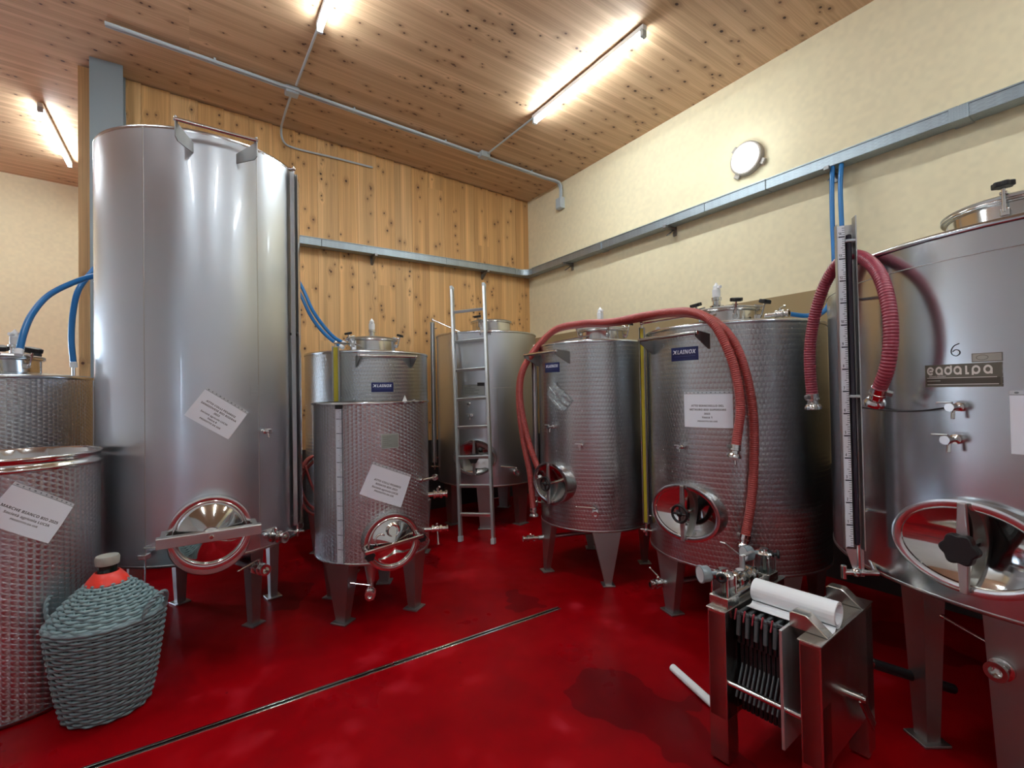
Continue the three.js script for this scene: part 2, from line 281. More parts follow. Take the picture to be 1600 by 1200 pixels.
{ // galvanised tray along both walls
  const o = thing('cable_tray', 'long galvanised steel cable tray on brackets along the timber and cream walls', 'cable tray');
  const y = 3.418, H = 0.085, D = 0.125, xf = XR - 0.03 - D / 2, zf = ZW + 0.03 + D / 2;
  const zc = [-5.86, -4.42, -2.91, -2.29, -0.98, 0.8, 2.6, 4.15], xc = [-0.45, 1.3, 2.95, 4.1];
  for (let i = 0; i + 1 < zc.length; i++) { part('tray_section', rb(D, H, zc[i + 1] - zc[i] - 0.004, 0.004, xf, y, (zc[i] + zc[i + 1]) / 2), M.galv, o); part('lid', rb(D + 0.012, 0.012, zc[i + 1] - zc[i] - 0.004, 0.003, xf, y + H / 2 + 0.004, (zc[i] + zc[i + 1]) / 2), M.galv, o); }
  for (let i = 0; i + 1 < xc.length; i++) { part('tray_section', rb(xc[i + 1] - xc[i] - 0.004, H, D, 0.004, (xc[i] + xc[i + 1]) / 2, y, zf), M.galv, o); part('lid', rb(xc[i + 1] - xc[i] - 0.004, 0.012, D + 0.012, 0.003, (xc[i] + xc[i + 1]) / 2, y + H / 2 + 0.004, zf), M.galv, o); }
  const sh = new THREE.Shape(), x0 = 4.1, z1 = -5.86; // corner piece: plan view
  sh.moveTo(x0, -(zf - D / 2)); sh.lineTo(xf + D / 2, -(zf - D / 2)); sh.lineTo(xf + D / 2, -z1); sh.lineTo(xf - D / 2, -z1); sh.quadraticCurveTo(xf - D / 2, -(zf + D / 2), x0, -(zf + D / 2));
  const g = new THREE.ExtrudeGeometry(sh, { depth: H, bevelEnabled: true, bevelSize: 0.003, bevelThickness: 0.003, bevelSegments: 1, curveSegments: 8 }); g.rotateX(-PI / 2); part('corner_section', mv(g, 0, y - H / 2, 0), M.galv, o);
  for (const z of [-4.42, -0.98]) part('joint_plate', rb(D + 0.02, H + 0.012, 0.1, 0.003, xf, y, z), M.galv, o);
  for (const x of [4.14, 2.95]) part('joint_plate', rb(0.012, H + 0.012, D + 0.01, 0.003, x, y, zf), M.galv, o);
  for (const z of [-5.1, -3.38, -1.78, 0.1, 1.9]) part('bracket', [rb(0.19, 0.03, 0.04, 0.003, XR - 0.095, y - H / 2 - 0.015, z), rb(0.02, 0.15, 0.04, 0.003, XR - 0.01, y - 0.06, z), put(rb(0.17, 0.008, 0.03, 0.002), new THREE.Matrix4().makeTranslation(XR - 0.07, y - 0.1, z).multiply(new THREE.Matrix4().makeRotationZ(0.6)))], M.dull, o);
  for (const x of [0.3, 1.95, 3.6]) part('bracket', [rb(0.04, 0.03, 0.19, 0.003, x, y - H / 2 - 0.015, ZW + 0.095), rb(0.04, 0.15, 0.02, 0.003, x, y - 0.06, ZW + 0.01), put(rb(0.03, 0.008, 0.17, 0.002), new THREE.Matrix4().makeTranslation(x, y - 0.1, ZW + 0.07).multiply(new THREE.Matrix4().makeRotationX(-0.6)))], M.dull, o);
}
M.lampRing = std('#a0978c', 0.5);
{ // round bulkhead lamp
  const o = thing('wall_lamp', 'lit round bulkhead lamp on the cream wall above the cable tray', 'lamp', [XR, 3.79, -2.53]);
  o.rotation.z = PI / 2;                                                   // its axis points out of the wall
  part('base', hardLathe([[0, 0], [0.157, 0], [0.157, 0.03], [0.15, 0.045], [0, 0.045]], 40), M.lampRing, o);
  const glow = new THREE.MeshStandardMaterial({ color: '#ffffff', roughness: 0.35, emissive: new THREE.Color(1, 0.93, 0.9), emissiveIntensity: WALL_LAMP_GLOW });
  part('globe', lathe([[0.142, 0.04], [0.138, 0.06], [0.12, 0.085], [0.085, 0.105], [0.045, 0.115], [0, 0.118]], 40), glow, o);
  part('ring', hardLathe([[0.138, 0.038], [0.154, 0.036], [0.154, 0.052], [0.146, 0.058], [0.138, 0.058], [0.138, 0.038]], 40), M.lampRing, o);
  for (const t of [0.75, 2.5, 4.2]) part('ear', put(rb(0.05, 0.03, 0.06, 0.008), new THREE.Matrix4().makeRotationY(t).multiply(new THREE.Matrix4().makeTranslation(0.168, 0.02, 0))), M.lampRing, o);
  const p = new THREE.PointLight(LAMP_COLOR, WALL_LAMP_LIGHT); p.position.set(XR - 0.2, 3.79, -2.53); scene.add(p); p.castShadow = true; p.shadow.radius = 5;
}

// ───────────── tank building blocks ─────────────
function shellGeo(R, y0, y1, seg = 112) {
  const g = new THREE.CylinderGeometry(R, R, y1 - y0, seg, 1, true); g.rotateY(PI); g.translate(0, (y0 + y1) / 2, 0);
  const P = g.attributes.position, U = g.attributes.uv; for (let i = 0; i < P.count; i++) U.setXY(i, U.getX(i) * 2 * PI * R, P.getY(i));
  return g;
}
function planarUV(g) { const P = g.attributes.position, U = g.attributes.uv; for (let i = 0; i < P.count; i++) U.setXY(i, P.getX(i), P.getZ(i)); return g; }
function body(o, { R, y0, y1, mat, topRise = 0.06, neckR = 0.2, bead = 0.007, bottomDrop = 0.05 }) {
  part('shell', shellGeo(R, y0, y1), mat, o);
  part('tank_top', planarUV(lathe([[R + bead * 0.6, y1 - 0.012], [R + bead, y1 - 0.002], [R + bead * 0.5, y1 + 0.008], [R - 0.015, y1 + 0.014], [neckR, y1 + topRise], [0, y1 + topRise + 0.01]], 96)), M.steel, o);
  part('tank_bottom', planarUV(lathe([[0, y0 - bottomDrop], [R * 0.5, y0 - bottomDrop * 0.55], [R - 0.01, y0 - 0.006], [R + 0.003, y0], [R + 0.003, y0 + 0.012], [R, y0 + 0.014]], 96)), M.satin, o);
}
const knobGeo = (r) => { const s = new THREE.Shape(); for (let i = 0; i <= 60; i++) { const t = i / 60 * 2 * PI, q = r * (1 + 0.1 * Math.cos(6 * t)); i ? s.lineTo(q * Math.cos(t), q * Math.sin(t)) : s.moveTo(q, 0); } const g = new THREE.ExtrudeGeometry(s, { depth: r * 0.45, bevelEnabled: true, bevelSize: r * 0.1, bevelThickness: r * 0.12, bevelSegments: 2 }); g.rotateX(-PI / 2); return g; };
function lid(o, { x = 0, z = 0, y, r, h = 0.1, clamps = [0.6, 2.7, 4.8], vent, knob = 0.034, tilt = 0.25 }) {
  const at = new THREE.Matrix4().makeTranslation(x, y, z);
  part('lid_neck', put(hardLathe([[r, 0], [r, h - 0.012], [r + 0.012, h - 0.01], [r + 0.014, h], [r - 0.01, h]], 56), at), M.bright, o);
  const L = part('lid', put(hardLathe([[r + 0.018, h + 0.002], [r + 0.02, h + 0.016], [r + 0.008, h + 0.024], [r * 0.75, h + 0.034], [r * 0.3, h + 0.05], [0, h + 0.052]], 56, 0.7), at), M.satin, o);
  part('lid_rim', put(mv(new THREE.TorusGeometry(r + 0.014, 0.008, 8, 64).rotateX(PI / 2), 0, h + 0.001, 0), at), M.bright, L);
  for (const a of clamps) {
    const m = at.clone().multiply(new THREE.Matrix4().makeRotationY(a)).multiply(new THREE.Matrix4().makeTranslation(0, h - 0.02, r + 0.03)).multiply(new THREE.Matrix4().makeRotationX(tilt));
    const c = part('clamp', put(join([rod([0, -0.035, 0], [0, 0.075, 0], 0.007), rb(0.03, 0.035, 0.03, 0.006, 0, -0.035, -0.012), rb(0.026, 0.012, 0.07, 0.003, 0, 0.045, -0.03)]), m), M.bright, o);
    part('knob', put(mv(knobGeo(knob), 0, 0.072, 0), m), M.black, c);
  }
  if (vent) {
    const v = at.clone().multiply(new THREE.Matrix4().makeTranslation(vent[0], h + 0.04, vent[1]));
    const q = part('vent_valve', put(hardLathe([[0, 0], [0.05, 0], [0.05, 0.012], [0.028, 0.016], [0.028, 0.05], [0.036, 0.054], [0.036, 0.075], [0.026, 0.08], [0, 0.08]], 24), v), M.bright, o);
    part('vent_cap', put(hardLathe([[0.027, 0.078], [0.029, 0.09], [0.029, 0.135], [0.024, 0.142], [0.022, 0.165], [0.012, 0.176], [0.004, 0.19], [0, 0.19]], 20), v), M.white, q);
    part('vent_cap', put(rod([0, 0.15, 0.01], [-0.02, 0.15, 0.05], 0.012), v), M.white, q);
  }
}
// an oval or round hatch: collar, dished door, bridge bar and hand wheel
function hatch(o, { R, a, y, w, h, style = 'bar', wheel = 'wheel', f = 0.05, cone = 0.03 }) {
  const F = onTank(R, a, y), n = 72, rx = w / 2, ry = h / 2, sag = rx * rx / (2 * R);
  const sweep = (prof, seg = n) => {                                       // profile [scale offset, z] swept round the oval
    const pos = [], uv = [], idx = [];
    for (let i = 0; i <= seg; i++) { const t = i / seg * 2 * PI; prof.forEach(([d, z]) => { pos.push((rx + d) * Math.cos(t), (ry + d) * Math.sin(t), z); uv.push(i / seg * 2, d); }); }
    const k = prof.length;
    for (let i = 0; i < seg; i++) for (let j = 0; j + 1 < k; j++) { const A = i * k + j, B = A + k; idx.push(A, A + 1, B, B, A + 1, B + 1); }
    const g = new THREE.BufferGeometry(); g.setAttribute('position', new THREE.Float32BufferAttribute(pos, 3)); g.setAttribute('uv', new THREE.Float32BufferAttribute(uv, 2)); g.setIndex(idx); g.computeVertexNormals();
    return g;
  };
  const collar = toCreasedNormals(sweep([[0.018, -sag - 0.03], [0.014, f - 0.012], [0.02, f - 0.008], [0.02, f], [0.0, f + 0.003], [-0.012, f - 0.002], [-0.016, f - 0.014], [-0.018, 0.012]]), 0.6);
  part('hatch_collar', put(collar, F), M.bright, o);
  const door = (() => {                                                    // dished (bowl) or domed (cone) plate, elliptical
    const pos = [], uv = [], idx = [], rings = 18, seg = n;
    for (let i = 0; i <= rings; i++) { const s = i / rings; for (let j = 0; j <= seg; j++) { const t = j / seg * 2 * PI; const z = style === 'flat' ? f - 0.004 + (s < 0.93 ? cone * Math.pow(1 - s / 0.93, 0.9) : 0) : 0.007 + 0.034 * Math.pow(s, 2.1); pos.push((rx - 0.014) * s * Math.cos(t), (ry - 0.014) * s * Math.sin(t), z); uv.push(s * Math.cos(t), s * Math.sin(t)); } }
    for (let i = 0; i < rings; i++) for (let j = 0; j < seg; j++) { const A = i * (seg + 1) + j, B = A + seg + 1; idx.push(A, B, A + 1, B, B + 1, A + 1); }
    const g = new THREE.BufferGeometry(); g.setAttribute('position', new THREE.Float32BufferAttribute(pos, 3)); g.setAttribute('uv', new THREE.Float32BufferAttribute(uv, 2)); g.setIndex(idx); g.computeVertexNormals(); return g;
  })();
  const D = part('hatch_door', put(door, F), M.mirror, o);
  if (style === 'flat') { part('door_rim', put(mv(new THREE.TorusGeometry(1, 0.008 / ry, 10, 72).scale(rx - 0.012, ry - 0.012, ry), 0, 0, f), F), M.bright, D); return { F, D }; }
  const bar = prism([[-0.012, -ry - 0.014], [0.012, -ry - 0.014], [0.017, -0.05], [0.02, 0], [0.017, 0.05], [0.012, ry + 0.014], [-0.012, ry + 0.014], [-0.017, 0.05], [-0.02, 0], [-0.017, -0.05]], 0.02, 0.003);
  const B = part('bridge_bar', put(mv(bar, 0, 0, 0.066), F), M.satin, o);
  part('screw', put(rod([0, 0, 0.01], [0, 0, 0.1], 0.01), F), M.bright, B);
  if (wheel === 'wheel') part('hand_wheel', put(join([mv(new THREE.TorusGeometry(0.055, 0.009, 10, 40), 0, 0, 0.1), rod([-0.055, 0, 0.1], [0.055, 0, 0.1], 0.007), rod([0, -0.055, 0.1], [0, 0.055, 0.1], 0.007), mv(new THREE.SphereGeometry(0.02, 16, 12), 0, 0, 0.1)]), F), M.black, o);
  else part('star_knob', put(mv(knobGeo(0.05).rotateX(PI / 2), 0, 0, 0.078), F), M.black, o);
  return { F, D };
}
// butterfly or ball valve standing out of the tank
function valve(o, F, { r = 0.022, len = 0.13, lever = [-0.12, 0.03], name = 'valve' } = {}) {
  const z = (pts) => { const g = hardLathe(pts, 28); g.rotateX(PI / 2); return g; };
  const v = part(name, put(join([z([[r * 0.8, -0.04], [r * 0.8, len * 0.25], [r * 1.45, len * 0.27], [r * 1.45, len * 0.36], [r * 1.1, len * 0.38], [r * 1.1, len * 0.6], [r * 1.45, len * 0.62], [r * 1.45, len * 0.72], [r * 0.9, len * 0.75], [r * 0.9, len * 0.9], [r * 1.3, len * 0.92], [r * 1.3, len], [r * 0.75, len], [r * 0.7, len * 0.8], [0, len * 0.78]]),
    rod([0, r, len * 0.5], [0, r * 2.1, len * 0.5], r * 0.45)]), F), M.bright, o);
  if (lever) part('lever', put(join([rod([0, r * 2.1, len * 0.5], [lever[0], r * 2.1 + lever[1], len * 0.5 + 0.01], 0.0065, 0.0055), mv(new THREE.SphereGeometry(0.01, 12, 8), lever[0], r * 2.1 + lever[1], len * 0.5 + 0.01)]), F), M.bright, v);
  return v;
}
function tap(o, F, s = 1) {                                                // small sampling tap
  const z = (pts) => { const g = hardLathe(pts, 18); g.rotateX(PI / 2); return g; };
  const t = part('sample_tap', put(join([z([[0, -0.01], [0.016 * s, -0.01], [0.016 * s, 0.012], [0.009 * s, 0.016], [0.009 * s, 0.05 * s], [0.014 * s, 0.052 * s], [0.014 * s, 0.066 * s], [0, 0.066 * s]]), rod([0, 0, 0.04 * s], [0, -0.04 * s, 0.046 * s], 0.006 * s)]), F), M.bright, o);
  part('tap_handle', put(rb(0.045 * s, 0.008, 0.014, 0.003, -0.016 * s, 0.016 * s, 0.058 * s), F), M.satin, t); return t;
}
function leg(o, R, a, yTop, { wt = 0.2, wb = 0.05, dt = 0.11, db = 0.05, inset = 0.045, foot = true, out = 0 }) {
  const F = onTank(R - inset, a, 0), h = yTop - 0.012;
  const g = new THREE.BoxGeometry(1, 1, 1, 1, 1, 1).toNonIndexed(), P = g.attributes.position;
  for (let i = 0; i < P.count; i++) { const t = P.getY(i) > 0; P.setXYZ(i, P.getX(i) * (t ? wt : wb), t ? yTop : yTop - h, P.getZ(i) * (t ? dt : db) + (t ? 0 : out)); }
  g.computeVertexNormals();
  const L = part('leg', put(g, F), M.satinLeg, o);
  if (foot) part('foot', put(rb(wb + 0.05, 0.012, db + 0.06, 0.003, 0, 0.006, out), F), M.satinLeg, L);
}
M.satinLeg = std('#a9a6a5', 0.42, 1);
function hookRail(o, R, a, y, half, { out = 0.06, rise = 0, r = 0.011, drop = 0.1, extra = 0.015, inward = 0.0 } = {}) { // horizontal rod on two gussets
  const F = onTank(R, a, y);
  const rail = part('hook_rail', put(rod([-half - extra, rise, out], [half + extra, rise, out], r), F), M.bright, o);
  for (const s of [-1, 1]) {
    const x = s * half, xi = s * (half - inward), back = Math.sqrt(R * R - xi * xi) - R;   // where the shell is at the plate's root
    const run = out - back, len = Math.hypot(run, inward);
    const g = rise > 0.03 ? prism([[0.012, rise + 0.018], [-0.006, rise + 0.018], [-0.012, rise - 0.02], [-len - 0.008, 0.012], [-len - 0.008, -0.05], [-0.012, -drop], [0.012, -drop + 0.018]], 0.006)
      : prism([[0.012, rise + 0.016], [-0.014, rise + 0.016], [-len - 0.008, 0.0], [-len - 0.008, -drop], [-len + 0.012, -drop], [0.012, rise - 0.02]], 0.006);
    g.rotateY(-PI / 2 + s * Math.atan2(inward, run)); g.translate(0, 0, out);
    part('gusset', put(mv(g, x, 0, 0), F), M.dull, rail);
  }
  return rail;
}
function ticksTex(len, numbers, bg = '#dfe4ea') {                          // graduated strip, uv 0..1
  return canvasTex(64, 2048, (x, w, h) => {
    x.fillStyle = bg; x.fillRect(0, 0, w, h); x.fillStyle = '#1d2430';
    const step = h / (len / 0.01);
    for (let i = 0; i * step < h; i++) { const y = h - i * step; if (i % 10 === 0) x.fillRect(8, y - 4, 56, 8); else x.fillRect(i % 5 ? 40 : 28, y - 1.5, 24, 3); }
    if (numbers) { x.font = 'bold 26px sans-serif'; x.textAlign = 'center'; for (let i = 1; i * 10 * step < h - 30; i++) x.fillText(String(i), 22, h - i * 10 * step - 12); }
  });
}
function boxUV01(w, h, d) { return new THREE.BoxGeometry(w, h, d); }
function levelGauge(o, R, a, y0, y1, { off = 0.05, kind = 'tube', arm, w = 0.045, strip, turn = 0 } = {}) {
  const F = onTank(R + off, a, 0).multiply(new THREE.Matrix4().makeRotationY(turn)), h = y1 - y0, ym = (y0 + y1) / 2;
  const ch = part('gauge_channel', put(join([rb(w, h, 0.004, 0.001, 0, ym, -0.014), rb(0.004, h, 0.03, 0.001, -w / 2, ym, 0), rb(0.004, h, 0.03, 0.001, w / 2, ym, 0)]), F), M.satin, o);
  if (kind === 'yellow') part('level_strip', put(mv(boxUV01(w * 0.66, h - 0.02, 0.004), 0, ym, 0.006), F), M.yellow, ch);
  else part('level_tube', put(rod([0, y0 + 0.01, 0], [0, y1 - 0.01, 0], kind === 'plain' ? 0.016 : 0.009), F), kind === 'plain' ? M.alu : M.tube, ch);
  if (strip) part('scale_strip', put(mv(boxUV01(0.024, h - 0.04, 0.003), -w / 2 - 0.013, ym, 0.012), F), strip, ch);
  for (const y of [y0 + 0.06, y1 - 0.08]) part('standoff', put(rod([0, y, -off - 0.01], [0, y, 0], 0.006), onTank(R + off, a, 0)), M.bright, ch);
  const v = part('gauge_valve', put(join([rod([0, y0 + 0.005, 0], [0, y0 - 0.09, 0], 0.009), rod([-0.045, y0 - 0.05, 0], [0.045, y0 - 0.05, 0], 0.008), mv(new THREE.SphereGeometry(0.017, 14, 10), 0, y0 - 0.05, 0), rod([0, y0 - 0.05, -0.03], [0, y0 - 0.05, 0.05], 0.009)]), F), M.bright, ch);
  if (arm) { const A = V(0, y1 + 0.02, 0).applyMatrix4(F), B = V(...arm); part('gauge_arm', [rod([A.x, A.y + 0.01, A.z], [B.x, B.y, B.z], 0.009), rod([A.x, y1 - 0.02, A.z], [A.x, A.y + 0.03, A.z], 0.008), mv(new THREE.SphereGeometry(0.016, 14, 10), A.x, A.y + 0.01, A.z)], M.bright, ch); }
  return ch;
}
const stickerMat = (tex, rough = 0.35, more = {}) => new THREE.MeshStandardMaterial({ map: tex, roughness: rough, ...more });
const lainox = canvasTex(512, 224, (x, w, h) => {
  x.fillStyle = '#14205c'; x.fillRect(0, 0, w, h); x.fillStyle = '#eef2fa'; x.save(); x.transform(1, 0, -0.18, 1, 22, 0);
  x.font = 'bold 92px sans-serif'; x.textAlign = 'left'; x.fillText('LAINOX', 118, 112);
  x.lineWidth = 13; x.strokeStyle = '#eef2fa'; x.beginPath(); x.moveTo(32, 46); x.lineTo(92, 78); x.lineTo(32, 110); x.stroke(); x.beginPath(); x.moveTo(104, 46); x.lineTo(62, 78); x.lineTo(104, 110); x.stroke(); x.restore();
  x.fillStyle = '#6d79b4'; x.fillRect(60, 150, 400, 4);
});
const cadalpa = canvasTex(1024, 290, (x, w, h) => {
  x.fillStyle = '#6f6b60'; x.fillRect(0, 0, w, h); x.fillStyle = '#57534a'; x.fillRect(20, 175, w - 40, 95); x.fillStyle = '#d9d6cc'; x.fillRect(30, 168, w - 90, 9); x.fillRect(30, 252, w - 70, 10); x.fillRect(30, 205, 200, 7);
  x.font = 'bold 24px sans-serif'; x.fillText('IMPIANTI ENOLOGICI', 60, 160);
  const L = (cx, kind) => { x.lineWidth = 26; x.strokeStyle = '#e6e3da'; x.beginPath(); if (kind === 'c') x.arc(cx, 80, 42, 0.75, 2 * PI - 0.2); else x.arc(cx, 80, 42, 0, 2 * PI); x.stroke(); x.beginPath();
    if (kind === 'a') { x.moveTo(cx + 42, 60); x.lineTo(cx + 42, 134); } if (kind === 'd') { x.moveTo(cx + 42, 16); x.lineTo(cx + 42, 80); } if (kind === 'p') { x.moveTo(cx - 42, 80); x.lineTo(cx - 42, 144); } if (kind === 'c') { x.moveTo(cx - 20, 82); x.lineTo(cx + 40, 82); } x.stroke(); };
  L(85, 'c'); L(215, 'a'); L(345, 'd'); L(475, 'a'); x.lineWidth = 26; x.beginPath(); x.moveTo(590, 26); x.lineTo(590, 122); x.lineTo(625, 122); x.stroke(); L(715, 'p'); L(860, 'a');
});
const noticeMats = {};
function noticeTex(lines) {
  return canvasTex(1024, 768, (x, w, h) => {
    x.fillStyle = '#eaf1f9'; x.fillRect(0, 0, w, h); x.textAlign = 'center'; x.fillStyle = '#15171c';
    for (const [t, y, s, b] of lines) { x.font = `${b ? 'bold ' : ''}${Math.round(s * 1.2)}px sans-serif`; x.fillText(t, w / 2, y); }
  });
}
const stripTex = canvasTex(1024, 64, (x, w, h) => { x.fillStyle = '#c3c9ce'; x.fillRect(0, 0, w, h); x.fillStyle = '#70777d'; for (let i = 0; i < 11; i++) { x.beginPath(); x.ellipse(60 + i * 90, 30, i % 3 ? 13 : 20, 13, 0, 0, 2 * PI); x.fill(); } x.fillRect(0, 54, w, 6); });
const M_strip = stickerMat(stripTex, 0.3);
function notice(label, c, R, a, y, w, h, roll, lines) {                    // printed sheet in a punched clear sleeve, taped to a tank
  const o = thing('paper_notice', label, 'notice', [c[0], 0, c[1]]);
  part('sheet', bent(w, h - 0.018, 0.0016, 0, R + 0.003, a, y), stickerMat(noticeTex(lines), 0.4), o);
  const up = h / 2; part('punched_strip', bent(w, 0.017, 0.001, 0, R + 0.003, a, y + up), M_strip, o);
  if (roll) for (const m of o.children) {                                  // turn the sheet in its own plane, then wrap it again
    const P = m.geometry.attributes.position;
    for (let i = 0; i < P.count; i++) {
      const r = Math.hypot(P.getX(i), P.getZ(i)), b = Math.atan2(P.getX(i), P.getZ(i)); let d = b - a; d = Math.atan2(Math.sin(d), Math.cos(d));
      const X = d * R, Y = P.getY(i) - y, x2 = X * Math.cos(roll) - Y * Math.sin(roll), y2 = X * Math.sin(roll) + Y * Math.cos(roll);
      P.setXYZ(i, r * Math.sin(a + x2 / R), y + y2, r * Math.cos(a + x2 / R));
    }
    m.geometry.computeVertexNormals();
  }
  return o;
}

// ───────────── the tanks ─────────────
const C = { tall: [0.097, -4.199, 0.635], E: [1.165, -3.722, 0.423], F: [1.493, -4.877, 0.594], T3: [3.166, -5.33, 0.636], T4: [3.08, -3.281, 0.493], T5: [3.401, -2.105, 0.615], T6: [3.378, -0.382, 0.96], A: [-1.235, -4.845, 0.6], B: [-0.812, -3.712, 0.36] };
const local = (k, x, y, z) => [x - C[k][0], y, z - C[k][1]];
const tankAt = (k, label) => thing('steel_tank', label, 'tank', [C[k][0], 0, C[k][1]]);
const weld = (o, R, y) => part('weld_seam', mv(new THREE.TorusGeometry(R, 0.0022, 6, 112).rotateX(PI / 2), 0, y, 0), M.satin, o);
const weldUp = (o, R, a, y0, y1) => part('weld_seam', put(rb(0.006, y1 - y0, 0.004, 0.0015, 0, (y0 + y1) / 2, 0), onTank(R, a, 0)), M.satin, o);

{ // tall plain tank
  const R = C.tall[2], o = tankAt('tall', 'tallest tank, plain brushed steel, with a barred round hatch and a rail above its rim');
  body(o, { R, y0: 0.57, y1: 3.268, mat: M.steelSoft, neckR: 0.2, topRise: 0.09, bottomDrop: 0.12, bead: 0.001 });
  weldUp(o, R, 0.449, 0.58, 3.26); weldUp(o, R, -0.56, 0.58, 3.26);
  lid(o, { y: 3.34, r: 0.2, z: -0.1 });
  hookRail(o, R, 0.06, 3.175, 0.21, { out: 0.12, rise: 0.075, r: 0.012, drop: 0.05, inward: 0.09 });
  { // round outward hatch with crossbar
    const a = -0.01, y = 0.775, h = hatch(o, { R, a, y, w: 0.4, h: 0.4, style: 'flat', f: 0.1, cone: 0.075 }), F = h.F;
    part('hatch_frame', put(mv(hardLathe([[0.19, -0.04], [0.224, -0.04], [0.224, 0.03], [0.218, 0.036], [0.19, 0.036]], 72).rotateX(PI / 2), 0, -0.05, 0), F), M.satin, o);
    const T = F.clone().multiply(new THREE.Matrix4().makeTranslation(0, 0, 0.055));
    const b = part('crossbar', put(join([rb(0.53, 0.006, 0.05, 0.002, 0, 0.028, 0.125), rb(0.53, 0.056, 0.006, 0.002, 0, 0, 0.15), rb(0.53, 0.006, 0.05, 0.002, 0, -0.026, 0.125)]), T), M.satin, o);
    part('hub', put(join([rod([0, 0, 0.07], [0, 0, 0.13], 0.016), mv(hardLathe([[0, 0], [0.05, 0], [0.044, 0.012], [0.02, 0.018], [0.02, 0.03], [0, 0.03]], 32).rotateX(PI / 2), 0, 0, 0.095), rod([0, 0, 0.13], [0, 0, 0.165], 0.012)]), T), M.bright, b);
    for (const s of [-1, 1]) part('hinge', put(rb(0.03, 0.05, 0.2, 0.004, s * 0.235, -0.0, 0.03), T), M.satin, b);
  }
  valve(o, onTank(R, 0.52, 0.655).multiply(new THREE.Matrix4().makeRotationY(0.15)), { r: 0.028, len: 0.16, lever: [-0.17, 0.012] });
  const dv = onTank(R * 0.86, 0.44, 0.45); // drain under the bottom, on its own pipe
  part('drain_pipe', rod([0, 0.47, 0], [0.86 * R * Math.sin(0.44), 0.45, 0.86 * R * Math.cos(0.44)], 0.027), M.dull, o);
  valve(o, dv, { r: 0.028, len: 0.16, lever: [-0.14, -0.03], name: 'drain_valve' });
  tap(o, onTank(R, 0.508, 1.36));
  part('maker_plate', bent(0.14, 0.075, 0.002, 0, R + 0.001, 0.47, 1.64), M.steelSoft, o);
  levelGauge(o, R, 0.94, 0.66, 3.24, { off: 0.03, w: 0.05, arm: [0.4, 3.38, 0.12] });
  part('side_bracket', [put(join([rb(0.05, 0.03, 0.05, 0.004, 0, 0, 0.05), rod([0, 0, 0.04], [0, -0.3, 0.04], 0.004), rod([0, 0.05, 0.05], [0.07, 0.05, 0.05], 0.005), rod([0, 0.05, -0.02], [0, 0.05, 0.05], 0.005)]), onTank(R, -0.52, 0.66))], M.bright, o);
  for (const a of [0.62, 1.75, -1.35, -2.7]) leg(o, R, a, 0.575, { wt: 0.11, wb: 0.06, dt: 0.08, db: 0.05, inset: 0.2 });
  part('thermometer', put(join([rod([0, 0, -0.01], [0, 0, 0.04], 0.01), mv(new THREE.SphereGeometry(0.014, 12, 10), 0, 0, 0.045)]), onTank(R, 0.93, 2.05)), M.darkRubber, o);
}
